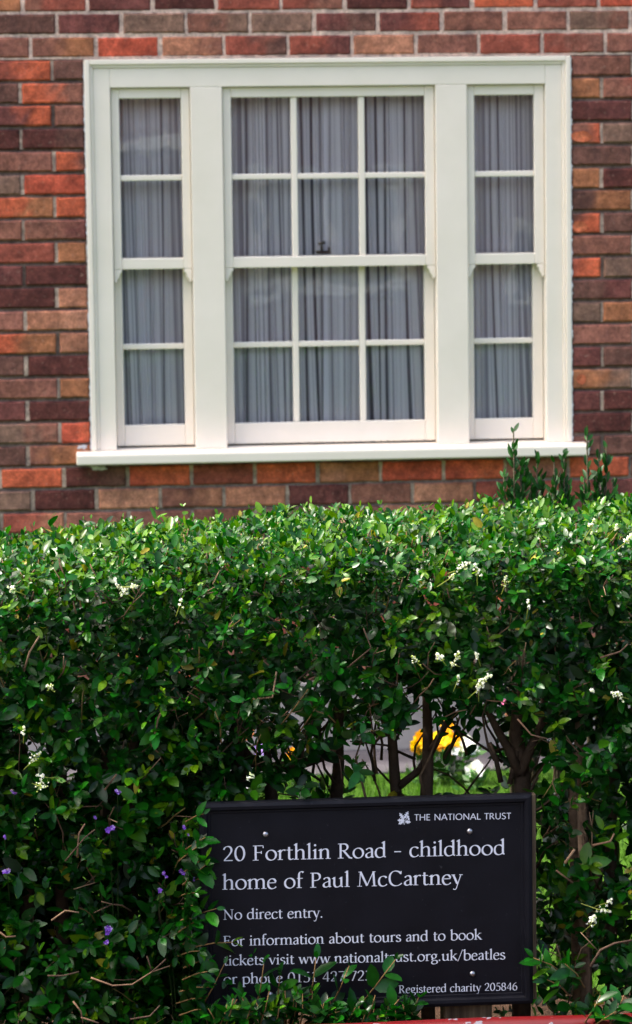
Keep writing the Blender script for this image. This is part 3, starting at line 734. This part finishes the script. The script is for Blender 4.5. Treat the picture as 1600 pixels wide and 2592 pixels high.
# top shell, clipped short
n = 8200
P = np.stack([rng.uniform(HXL, HXR, n), rng.uniform(YF-0.01, YB+0.03, n), np.zeros(n)], 1)
edge = np.clip((P[:, 1]-YF)/0.16, 0, 1)
P[:, 2] = top_at(P[:, 0])-0.017-0.055*(1-edge)**2-np.abs(rng.normal(0, .03, n))-0.010+0.013*vnoise(P, 9, 5.0)
D = np.array([0, -0.12, 0.9])+unit_rand(n, .42)
sprigs(P, D, rng.uniform(.02, .045, n), rng.uniform(.013, .026, n), np.clip(rng.beta(2.2, 2.6, n)+.06, 0, 1), pairs=3)
# stray shoots above the clipped line
n = 170
P = np.stack([rng.uniform(HXL, HXR, n), rng.uniform(YF+.05, YB, n), np.zeros(n)], 1); P[:, 2] = top_at(P[:, 0])-0.03
D = np.array([0, 0, 1.])+unit_rand(n, .25)
sprigs(P, D, rng.uniform(.025, .055, n), rng.uniform(.02, .032, n), rng.uniform(.5, .95, n), pairs=2)
# back shell and core
n = 2600
P = np.stack([rng.uniform(HXL, HXR, n), YB-np.abs(rng.normal(0, .05, n)), rng.uniform(0.05, 1.1, n)], 1); P = filt(P); n = len(P)
sprigs(P, np.array([0, .8, .4])+unit_rand(n, .5), rng.uniform(.05, .1, n), rng.uniform(.028, .042, n), rng.beta(2, 3, n))
n = 5600
P = np.stack([rng.uniform(HXL, HXR, n), rng.uniform(YF+.12, YB-.08, n), 0.1+0.98*rng.uniform(0, 1, n)**.8], 1); P = filt(P); n = len(P)
sprigs(P, np.array([0, -.2, .6])+unit_rand(n, .6), rng.uniform(.06, .1, n), rng.uniform(.03, .045, n), rng.beta(1.3, 5, n))
n = 1500
P = np.stack([rng.uniform(HXL, GX0+.02, n), rng.uniform(YF+.1, YB-.05, n), rng.uniform(0.02, .6, n)], 1)
sprigs(P, np.array([0, -.2, .6])+unit_rand(n, .6), rng.uniform(.06, .1, n), rng.uniform(.028, .042, n), rng.beta(1.3, 5, n))
# the shoots that lean over the sign and the bigger leaves above it
SPR = [((468, 2330), (548, 2300), -4.245, .040, 3), ((462, 2240), (520, 2190), -4.24, .036, 3), ((480, 2400), (590, 2385), -4.25, .042, 2),
       ((470, 2150), (520, 2120), -4.24, .040, 2), ((470, 2080), (515, 2060), -4.235, .036, 2), ((505, 2560), (568, 2440), -4.25, .026, 3),
       ((832, 2560), (884, 2445), -4.26, .034, 3), ((900, 2560), (1002, 2428), -4.26, .036, 3), ((640, 2580), (668, 2440), -4.25, .044, 3),
       ((690, 2580), (708, 2470), -4.245, .042, 3), ((775, 2560), (800, 2425), -4.25, .052, 2), ((730, 2590), (745, 2520), -4.27, .04, 3),
       ((560, 2600), (600, 2530), -4.27, .034, 3), ((960, 2590), (1010, 2530), -4.27, .034, 3), ((1030, 2585), (1060, 2525), -4.27, .03, 3),
       ((870, 2600), (900, 2550), -4.28, .034, 3), ((800, 2600), (820, 2540), -4.28, .036, 3), ((660, 2610), (690, 2555), -4.28, .034, 3),
       ((920, 2600), (950, 2520), -4.275, .034, 3), ((760, 2600), (860, 2560), -4.28, .034, 3), ((590, 2590), (640, 2560), -4.28, .03, 3),
       ((1430, 2470), (1350, 2425), -4.25, .042, 3), ((1440, 2520), (1385, 2480), -4.25, .042, 3), ((1480, 2500), (1430, 2440), -4.25, .042, 3),
       ((1480, 2590), (1520, 2520), -4.47, .04, 3), ((1540, 2600), (1580, 2520), -4.47, .04, 3), ((1500, 2600), (1560, 2560), -4.48, .04, 3),
       ((700, 1850), (780, 1745), -4.2, .046, 3), ((760, 1850), (800, 1790), -4.19, .044, 2), ((850, 1830), (800, 1800), -4.18, .036, 2),
       ((560, 1880), (545, 1800), -4.2, .04, 3), ((900, 1860), (950, 1850), -4.15, .05, 1), ((930, 1790), (1010, 1770), -4.1, .05, 1)]
for i in range(34):
    px = 540+i*15.5+random.uniform(-8, 8); hgt = random.uniform(30, 75)*(1.25 if px < 860 else .8)
    SPR.append(((px, 2612), (px+random.uniform(-25, 35), 2600-hgt), -4.255-random.uniform(0, .04), random.uniform(.026, .038), 3))
for i in range(14):
    SPR.append(((455+random.uniform(-15, 10), 2180+i*30), (505+random.uniform(-20, 25), 2160+i*30+random.uniform(-30, 20)), -4.235-random.uniform(0, .02), random.uniform(.026, .036), 3))
for (p0, p1, Y, sz, pr_) in SPR:
    a = at(*p0, Y+0.03); c = at(*p1, Y); d = c-a; L = np.linalg.norm(d)
    sprigs(a[None], d[None], np.array([L]), np.array([sz*1.12]), np.array([random.uniform(.05, .4)]), pairs=pr_)
    bend = np.array([0.004, 0, 0.004])
    TW.tube([a, (a+c)/2+bend, c], [.0018, .0014, .0009], 5, lin((128, 100, 62)))
LVv = np.concatenate(LV)
np_mesh('foliage', LVv, np.concatenate(LQ), np.concatenate(LT), np.concatenate(LC), M['leaf'], hedge)
print('leaves', len(LVv)//11)
# twigs: clipped stubs on top, bare sticks in the front
brown = [lin((92, 70, 54)), lin((118, 92, 72)), lin((82, 64, 52)), lin((132, 108, 84)), lin((104, 88, 50))]
for _ in range(2600):
    x = random.uniform(HXL, HXR); y = random.uniform(YF, YB); e = min(1, max(0, (y-YF)/0.16))
    z = float(top_at(x))-0.03-0.055*(1-e)**2+random.uniform(-.015, .016)
    d = Vector((random.gauss(0, .45), random.gauss(-.15, .4), 1)).normalized(); L = random.uniform(.02, .036); p = Vector((x, y, z-.02))
    TW.tube([p, p+d*L], [random.uniform(.0012, .0021), .0013], 5, random.choice(brown))
for _ in range(1300):
    x = random.uniform(HXL, HXR); z = random.uniform(0.03, 1.06); y = YF+random.uniform(.03, .10)
    q = np.array([[x, y, z]])
    if keep_prob(q)[0] < 0.1: continue
    d = Vector((random.gauss(0, .4), random.gauss(-.75, .3), random.gauss(.7, .4))).normalized(); L = random.uniform(.05, .13)
    p = Vector((x, y, z)); r0 = random.uniform(.0009, .0021); pts = [p]
    for s in range(3): d = (d+Vector((random.gauss(0, .2), random.gauss(0, .2), random.gauss(.05, .2)))).normalized(); pts.append(pts[-1]+d*L/3)
    TW.tube(pts, [r0, r0*.9, r0*.8, r0*.6], 5, random.choice(brown))
    if random.random() < .5:
        d2 = (d+Vector((random.gauss(0, .6), random.gauss(0, .3), random.gauss(0, .6)))).normalized(); TW.tube([pts[2], pts[2]+d2*L*.4], [r0*.7, r0*.5], 5, random.choice(brown))
for path, Y, r0 in (([(230, 2475), (285, 2495), (335, 2492), (385, 2460), (430, 2445)], -4.26, .0032), ([(385, 2460), (420, 2428)], -4.26, .0024), ([(385, 2460), (372, 2420)], -4.255, .0022),
                    ([(185, 2535), (205, 2560), (210, 2590)], -4.27, .003), ([(205, 2575), (250, 2590)], -4.27, .003), ([(120, 2470), (160, 2470), (200, 2460)], -4.25, .003),
                    ([(330, 2580), (380, 2572), (405, 2545)], -4.26, .003), ([(0, 2360), (15, 2372), (40, 2370)], -4.25, .0034), ([(130, 2330), (165, 2305), (200, 2310)], -4.25, .003),
                    ([(1495, 2447), (1520, 2405), (1556, 2388), (1600, 2380)], -4.25, .0045), ([(1470, 2360), (1515, 2408)], -4.24, .0018), ([(1408, 2203), (1450, 2235)], -4.22, .003),
                    ([(1430, 2185), (1455, 2150)], -4.22, .0045), ([(1500, 2140), (1545, 2130), (1555, 2110)], -4.21, .004), ([(1545, 2510), (1555, 2545), (1590, 2535)], -4.26, .003),
                    ([(195, 2170), (200, 2110), (215, 2085)], -4.23, .003), ([(165, 2180), (215, 2120), (240, 2100)], -4.24, .0025), ([(390, 1870), (400, 1820), (415, 1790)], -4.2, .0035),
                    ([(265, 2000), (295, 1960)], -4.2, .003), ([(1310, 1820), (1345, 1860), (1385, 1870)], -4.2, .003), ([(640, 1770), (690, 1765), (700, 1700)], -4.2, .0035),
                    ([(1520, 1665), (1570, 1650), (1590, 1630)], -4.2, .0035), ([(60, 1700), (75, 1650), (100, 1610)], -4.2, .0035), ([(880, 1690), (940, 1640), (920, 1590)], -4.2, .003)):
    pts = [at(*p, Y) for p in path]; TW.tube(pts, [r0*.66*(1-.12*i) for i in range(len(pts))], 6, random.choice(brown[:4]))
# trunks
bk = lin((74, 60, 48))
def trunk(path, r0, limbs, col=bk):
    m = MB(); m.tube(path, [r0*(1-.10*i) for i in range(len(path))], 9, col)
    for lp, lr in limbs: m.tube(lp, [lr*(1-.15*i) for i in range(len(lp))], 7, col)
    m.build('trunk', M['bark'], hedge, smooth=True)
def tpath(px, Y, r0, limbs=(), top=1690, lean=0, col=bk):
    b0 = at(px, 2020, Y); t0 = at(px+lean, top, Y); pts = [np.array([b0[0]+(b0[0]-t0[0])*.6+random.uniform(-.01, .01), Y, -0.02])]
    for k in range(5):
        u = k/4; pts.append(b0*(1-u)+t0*u+np.array([random.uniform(-.006, .006), random.uniform(-.01, .01), 0]))
    trunk(pts, r0, [([at(*q, Y-0.01) for q in lp], lr) for lp, lr in limbs], col)
tpath(602, -3.9, .019, [], 1760, -6)
tpath(684, -3.86, .016, [([(684, 1945), (640, 1930), (612, 1890), (600, 1850)], .013), ([(684, 1945), (760, 1935), (820, 1915), (856, 1885), (900, 1840)], .013), ([(795, 1915), (780, 1880), (780, 1830)], .009)], 1900)
tpath(848, -3.84, .0155, [([(848, 1830), (890, 1790), (930, 1760)], .006)], 1680, 10)
tpath(1002, -3.86, .014, [([(1010, 1990), (1060, 1950), (1090, 1900)], .009), ([(1000, 1860), (960, 1850), (935, 1865)], .007)], 1680, -8)
tpath(1084, -3.9, .0155, [([(1090, 1900), (1120, 1850), (1150, 1790)], .008)], 1690, -4)
tpath(1316, -3.95, .021, [([(1316, 1960), (1290, 1900), (1260, 1850), (1235, 1800)], .012), ([(1316, 1960), (1340, 1900), (1370, 1830), (1380, 1740)], .012),
                          ([(1268, 1980), (1255, 1920), (1240, 1880)], .006), ([(1290, 1985), (1310, 1900)], .006)], 1700, -6)
tpath(1462, -4.02, .016, [([(1470, 2380), (1500, 2250), (1530, 2180)], .008)], 1800, 0, lin((112, 92, 74)))
tpath(1480, -4.08, .013, [], 2250, 0, lin((106, 88, 72)))
tpath(1550, -3.95, .014, [], 1800, 10)
for px in (-40, 60, 150, 260, 330, 420, 510): tpath(px, -3.95+random.uniform(-.06, .1), random.uniform(.012, .017), [], 1800, random.uniform(-30, 30))
x = 0.42
while x < HXR-0.05:
    trunk([np.array([x, -3.88, -.02]), np.array([x+.02, -3.9, .4]), np.array([x-.02, -3.88, .9])], .015, []); x += random.uniform(.12, .2)
x = -1.2
while x > HXL+0.05:
    trunk([np.array([x, -3.88, -.02]), np.array([x+.02, -3.9, .4]), np.array([x-.02, -3.88, .9])], .015, []); x -= random.uniform(.12, .2)
# thin stems in the pocket
for _ in range(60):
    x = random.uniform(GX0, GX1+.05); y = random.uniform(-4.05, -3.55); z = random.uniform(.45, .75); d = Vector((random.gauss(0, .5), random.gauss(0, .2), random.uniform(.3, 1))).normalized()
    p = Vector((x, y, z)); pts = [p]
    for s in range(4): d = (d+Vector((random.gauss(0, .3), 0, random.gauss(0, .2)))).normalized(); pts.append(pts[-1]+d*random.uniform(.03, .06))
    TW.tube(pts, [.0035, .003, .0025, .002, .0015], 5, random.choice((bk, lin((92, 74, 56)))))
TW.build('twigs', M['bark'], hedge, smooth=True)

# privet blossoms
WHT = lin((240, 240, 236)); BUD = lin((176, 190, 96))
def floret(m, c, d, r, col):
    d = d.normalized(); u = d.orthogonal().normalized(); w = d.cross(u); a0 = random.uniform(0, 1.57)
    for k in range(4):
        a = a0+k*math.pi/2; e = u*math.cos(a)+w*math.sin(a); s = u*-math.sin(a)+w*math.cos(a)
        m.add([c, c+e*r*.55+s*r*.34+d*r*.12, c+e*r+d*r*-.1, c+e*r*.55-s*r*.34+d*r*.12], [(0, 1, 2, 3)], col)
    m.tube([c-d*r*1.4, c+d*r*.05], [r*.12, r*.24], 5, col)
def blossom(px, py, size, n, Y=-4.24, budf=.15, ax=None):
    m = MB(); c = Vector(at(px, py, Y)); S_ = size*5.78/FPX
    ax = Vector(ax) if ax else Vector((random.gauss(0, .5), -.4, random.gauss(.7, .4))); ax.normalize(); b0 = c-ax*S_*.6
    m.tube([b0-ax*.03+Vector((0, .03, 0)), b0, c+ax*S_*.5], [.0011, .001, .0006], 5, lin((150, 160, 80)))
    for _ in range(n):
        t = random.random(); o = Vector((random.gauss(0, 1), random.gauss(0, 1), random.gauss(0, 1))).normalized()
        p = b0+ax*S_*1.2*t+o*S_*.6*(1.05-t)*random.uniform(.4, 1.1)
        dd = (o+ax*.7+Vector((0, -.5, .2)))
        if random.random() < budf: m.tube([p-dd.normalized()*.002, p, p+dd.normalized()*.002], [.0008, .0016, .0006], 5, random.choice((BUD, WHT)))
        else: floret(m, p, dd, random.uniform(.0024, .0038), WHT)
        m.tube([b0+ax*S_*1.1*t, p], .0004, 4, lin((150, 160, 90)), cap=False)
    m.build('blossom', M['petal'], hedge)
for args in ((28, 1490, 22, 16), (305, 1488, 30, 26), (342, 1484, 18, 12), (457, 1524, 16, 10), (1178, 1432, 30, 22), (1205, 1440, 24, 16), (1145, 1458, 18, 10), (1337, 1528, 18, 10),
             (1112, 1662, 26, 24), (1158, 1656, 18, 14), (1146, 1680, 16, 10), (1207, 1660, 20, 12), (1222, 1728, 34, 30), (1240, 1712, 20, 14), (1210, 1738, 20, 14), (1160, 1716, 14, 9),
             (1560, 1758, 28, 22), (1498, 1747, 14, 8), (92, 1915, 28, 22), (60, 1848, 20, 12), (105, 1965, 26, 12), (1500, 1326, 24, 18), (1592, 1362, 28, 26), (1560, 1332, 12, 8),
             (1500, 2330, 34, 26), (1530, 2305, 26, 18), (1545, 2280, 18, 10)):
    blossom(*args)
for (px, py, s, n) in ((1280, 1470, 26, 30), (1050, 1670, 30, 24), (125, 1740, 30, 26), (108, 1990, 34, 30)): blossom(px, py, s, n, budf=.95)

# ------------------------------------------------------------------ purple flowers at the hedge foot
PUR = lin((120, 70, 190)); LIL = lin((168, 140, 216))
def bellflower(spots, Y, label, roots):
    e = empty('purple_flower', (roots, Y+.02, 0)); tag(e, label, 'flower', 'purple flowers growing up through the hedge')
    st = MB()
    for (px, py, s) in spots:
        c = Vector(at(px, py, Y)); S_ = s*.8*5.8/FPX
        st.tube([(roots+random.uniform(-.02, .02), Y+.1, 0), ((roots+c.x)/2+.01, Y+.12, c.z*.55), (c.x, Y+.07, c.z-.05), (c.x, Y+.012, c.z-.01), c], [.0014, .0013, .001, .001, .0008], 5, lin((50, 70, 34)))
        m = MB()
        for k in range(3):
            cc = c+Vector((random.gauss(0, .3)*S_, 0, random.gauss(0, .35)*S_)); d = Vector((random.gauss(0, .4), -1, random.gauss(.2, .4))).normalized(); u = d.orthogonal().normalized(); w = d.cross(u)
            for q in range(5):
                a = q*2*math.pi/5; ee = u*math.cos(a)+w*math.sin(a); ss = u*-math.sin(a)+w*math.cos(a); r = S_*random.uniform(.4, .55)
                m.add([cc, cc+ee*r*.6+ss*r*.4+d*r*.3, cc+ee*r+d*r*.2, cc+ee*r*.6-ss*r*.4+d*r*.3], [(0, 1, 2, 3)], random.choice((PUR, PUR, LIL)))
        m.build('blossom', M['petal'], e)
    st.build('stem', M['shrubleaf'], e, smooth=True)
bellflower([(280, 2100, 22), (298, 2002, 14), (242, 2070, 10)], -4.225, 'purple flower in the hedge halfway between the photo edge and the sign top', at(270, 2300, -4.2)[0])
bellflower([(18, 2203, 20), (12, 2118, 10), (35, 2000, 12)], -4.225, 'purple flower in the hedge hard against the photo edge, above the pale forked twig', at(20, 2300, -4.2)[0])
bellflower([(274, 2358, 22), (268, 2385, 14)], -4.235, 'lowest purple flower in the hedge, above the pale forked twig', at(275, 2480, -4.2)[0])
bellflower([(465, 2208, 18), (405, 2255, 16), (418, 2216, 14), (465, 2095, 12), (494, 2222, 9), (475, 2112, 8)], -4.23, 'cluster of small purple flowers in the hedge beside the edge of the black sign', at(440, 2400, -4.2)[0])

# ------------------------------------------------------------------ bedding flowers along the path
def bedding(px, py, Y, size, cols, label, nfl=16, h=None, group='flowers bedded along the house path'):
    c = at(px, py, Y); e = empty('bedding_flower', (c[0], Y, 0)); tag(e, label, 'flower', group)
    fl = MB(); lf = MB(); zc = max(.05, c[2])
    for _ in range(46):
        p = Vector((c[0]+random.gauss(0, size*.6), Y+random.gauss(0, size*.5), random.uniform(.01, zc*.85))); d = Vector((random.gauss(0, 1), random.gauss(0, 1), random.uniform(.2, 1))).normalized()
        s = d.orthogonal().normalized(); L = random.uniform(.025, .05); w_ = L*.22
        lf.add([p, p+d*L*.5+s*w_, p+d*L, p+d*L*.5-s*w_], [(0, 1, 2, 3)], np.array(lin((60, 104, 40)))*random.uniform(.6, 1.3))
    for _ in range(nfl):
        cc = Vector((c[0]+random.gauss(0, size*.5), Y+random.gauss(0, size*.4), zc+random.gauss(0, size*.35))); d = Vector((random.gauss(0, .4), -1, random.gauss(.5, .4))).normalized(); u = d.orthogonal().normalized(); w_ = d.cross(u)
        col = random.choice(cols); r = random.uniform(.018, .028)
        for q in range(5):
            a = q*2*math.pi/5; ee = u*math.cos(a)+w_*math.sin(a); ss = u*-math.sin(a)+w_*math.cos(a)
            fl.add([cc, cc+ee*r*.6+ss*r*.5+d*.004, cc+ee*r, cc+ee*r*.6-ss*r*.5+d*.004], [(0, 1, 2, 3)], col)
        lf.tube([(cc.x+random.uniform(-.02, .02), cc.y+.02, 0.0), cc-d*.004], [.0015, .0012], 4, lin((70, 110, 45)))
    lf.build('foliage', M['shrubleaf'], e); fl.build('blossom', M['petal'], e)
YEL = [lin((244, 190, 10)), lin((250, 205, 20)), lin((235, 160, 8))]; WH = [lin((238, 238, 244)), lin((225, 225, 236))]; PNK = [lin((214, 110, 150)), lin((226, 150, 178))]
bedding(1072, 1878, -.62, .030, YEL, 'yellow flowers seen through the hedge gap just left of a dark trunk', 26)
bedding(1132, 1880, -.60, .036, YEL, 'bright yellow flowers in the hedge gap, touching the white ones', 34)
bedding(1175, 1884, -.62, .030, WH, 'white flowers in the hedge gap beside the bright yellow ones', 14)
bedding(1205, 1950, -.75, .018, WH, 'small white flower low over the lawn in the hedge gap', 6)
bedding(618, 1972, -.9, .030, WH, 'white flowers low behind the hedge above the sign corner', 12)
bedding(752, 1912, -.65, .018, YEL, 'small yellow flower under the arching hedge branch', 6)
bedding(622, 1856, -.6, .014, [lin((240, 140, 20))], 'tiny orange flower glimpsed between hedge leaves', 5)
bedding(668, 1903, -.62, .018, [LIL], 'lilac flower glimpsed over the arching hedge branch', 6)
bedding(1295, 1790, -.6, .03, PNK, 'pink flowers glimpsed behind the thickest hedge trunk', 10)

# ------------------------------------------------------------------ dark shrubs between hedge and house
def shoot_shrub(tips, Y, rootx, label):
    e = empty('garden_shrub', (rootx, Y, 0)); tag(e, label, 'shrub', 'dark shrubs rising behind the hedge')
    st = MB(); keepV = (list(LV), list(LQ), list(LT), list(LC)); LV.clear(); LQ.clear(); LT.clear(); LC.clear()
    for (px, py, zl) in tips:
        t = at(px, py, Y); b0 = np.array([rootx+(t[0]-rootx)*.35, Y+random.uniform(-.03, .03), 0.0]); m1 = np.array([rootx+(t[0]-rootx)*.85, Y, t[2]*.72])
        st.tube([b0, (b0+m1)/2, m1, t], [.006, .005, .004, .0015], 6, lin((62, 58, 42)))
        n = int(44*zl/.28)
        u = rng.uniform(0, 1, n)**.8; z = t[2]-u*zl
        cx = t[0]+(m1[0]-t[0])*np.clip(u*zl/(t[2]*.28), 0, 1)
        P = np.stack([cx, np.full(n, Y), z], 1); D = np.stack([rng.normal(0, .38+.25*u), rng.normal(0, .38+.25*u), np.full(n, 1.0)], 1)
        add_leaves(P, D, np.stack([rng.normal(0, 1, n), np.full(n, -1.), np.full(n, .4)], 1), rng.uniform(.024, .044, n)*(.65+.5*u), rng.uniform(.008, .013, n), np.array(lin((26, 76, 20)))*rng.uniform(.5, 1.25, (n, 1)))
    np_mesh('foliage', np.concatenate(LV), np.concatenate(LQ), np.concatenate(LT), np.concatenate(LC), M['shrubleaf'], e)
    st.build('stem', M['bark'], e, smooth=True)
    LV[:], LQ[:], LT[:], LC[:] = keepV
shoot_shrub([(1300, 1090, .24), (1318, 1160, .2), (1328, 1170, .2), (1275, 1195, .14), (1290, 1230, .14), (1360, 1142, .18), (1345, 1215, .14), (1372, 1200, .14), (1310, 1240, .12)],
            -2.95, at(1320, 1700, -2.95)[0], 'bushier dark green shrub rising behind the hedge in front of the window sill')
shoot_shrub([(1403, 1165, .18), (1428, 1148, .2), (1418, 1190, .14), (1440, 1225, .1), (1395, 1235, .1)], -2.9, at(1415, 1700, -2.9)[0], 'dark twin-tipped shrub behind the hedge, middle one of three')
shoot_shrub([(1486, 1102, .24), (1516, 1136, .2), (1535, 1128, .2), (1478, 1210, .14), (1552, 1210, .12), (1510, 1210, .12), (1530, 1220, .1)],
            -2.95, at(1510, 1700, -2.95)[0], 'sparser dark shrub behind the hedge beyond the end of the sill')

# ------------------------------------------------------------------ the house across the road, mirrored in the panes
far = empty('house_opposite', (2, -24.0, 0)); tag(far, 'plain brick house across the road, seen only mirrored faintly in the window glass', 'house')
fb = m_plain('far_brick', lin((126, 84, 70)), 0.9, 0.2, 6, 0.25, 0.5, 0.005)
def fbox(name, mat, dims, parent=far, bevel=0.0):
    b = MB()
    for d in dims: b.box(*d)
    return b.build(name, mat, parent, bevel=bevel)
fbox('wall', fb, [(-7, 12, -32, -24, -0.15, 5.1)])
b = MB(); b.add([(-7.4, -23.6, 5.0), (12.4, -23.6, 5.0), (12.4, -32.4, 5.0), (-7.4, -32.4, 5.0), (-7.4, -28, 7.6), (12.4, -28, 7.6)],
                [(0, 1, 5, 4), (2, 3, 4, 5), (0, 4, 3), (1, 2, 5), (0, 3, 2, 1)]); b.build('roof', m_plain('roof_tile', lin((92, 70, 62)), 0.9, 0.2, 4, 0.3), far)
for (wx0, wx1, wz0, wz1) in ((1.2, 3.0, 0.9, 2.3), (4.2, 6.0, 0.75, 1.72), (1.2, 3.0, 3.4, 4.6), (4.2, 6.0, 3.4, 4.6), (-4.6, -2.8, 0.9, 2.3), (-4.6, -2.8, 3.4, 4.6)):
    wf = fbox('window', M['paint'], [(wx0, wx1, -24.0, -23.94, wz1-.08, wz1), (wx0, wx1, -24.0, -23.94, wz0, wz0+.1), (wx0, wx0+.08, -24, -23.945, wz0+.1, wz1-.08),
              (wx1-.08, wx1, -24, -23.945, wz0+.1, wz1-.08), ((wx0+wx1)/2-.05, (wx0+wx1)/2+.05, -24, -23.95, wz0+.1, wz1-.08)])
    fbox('pane', m_plain('far_glass', (0.02, 0.022, 0.026), 0.1, 0.5), [(wx0+.08, (wx0+wx1)/2-.05, -24, -23.98, wz0+.1, wz1-.08), ((wx0+wx1)/2+.05, wx1-.08, -24, -23.98, wz0+.1, wz1-.08)], wf)
fbox('canopy', M['paint'], [(-1.7, 0.75, -24.0, -23.1, 2.50, 2.62)], bevel=0.02)
fbox('door', m_plain('far_door', lin((60, 92, 96)), 0.5, 0.4), [(-0.9, 0.05, -24.0, -23.95, 0.0, 2.05)])

# ------------------------------------------------------------------ light
world = bpy.data.worlds.new('World'); scene.world = world; world.use_nodes = True
wt = world.node_tree; wt.nodes.clear()
sky = wt.nodes.new('ShaderNodeTexSky'); sky.sky_type = 'NISHITA'; sky.sun_disc = False
SUN_EL, SUN_AZ = R(60), R(276)                              # azimuth: clockwise from +y
sky.sun_elevation = SUN_EL; sky.sun_rotation = SUN_AZ; sky.air_density = 1.0; sky.dust_density = 7.0; sky.ozone_density = 0.6
bg = wt.nodes.new('ShaderNodeBackground'); bg.inputs['Strength'].default_value = 0.15
wo = wt.nodes.new('ShaderNodeOutputWorld'); wt.links.new(sky.outputs[0], bg.inputs[0]); wt.links.new(bg.outputs[0], wo.inputs[0])
sl = bpy.data.lights.new('sun', 'SUN'); sl.energy = 2.0; sl.angle = R(2); sl.color = (1.0, 0.95, 0.87)
so = bpy.data.objects.new('sun', sl); COL.objects.link(so)
sd = Vector((math.sin(SUN_AZ)*math.cos(SUN_EL), math.cos(SUN_AZ)*math.cos(SUN_EL), math.sin(SUN_EL)))
so.rotation_euler = (-sd).to_track_quat('-Z', 'Y').to_euler(); so.location = (0, -6, 8)

scene.view_settings.view_transform = 'Standard'; scene.view_settings.look = 'None'
scene.view_settings.exposure = 1.65; scene.view_settings.gamma = 1.0
scene.cycles.max_bounces = 8; scene.cycles.diffuse_bounces = 3; scene.cycles.transparent_max_bounces = 12
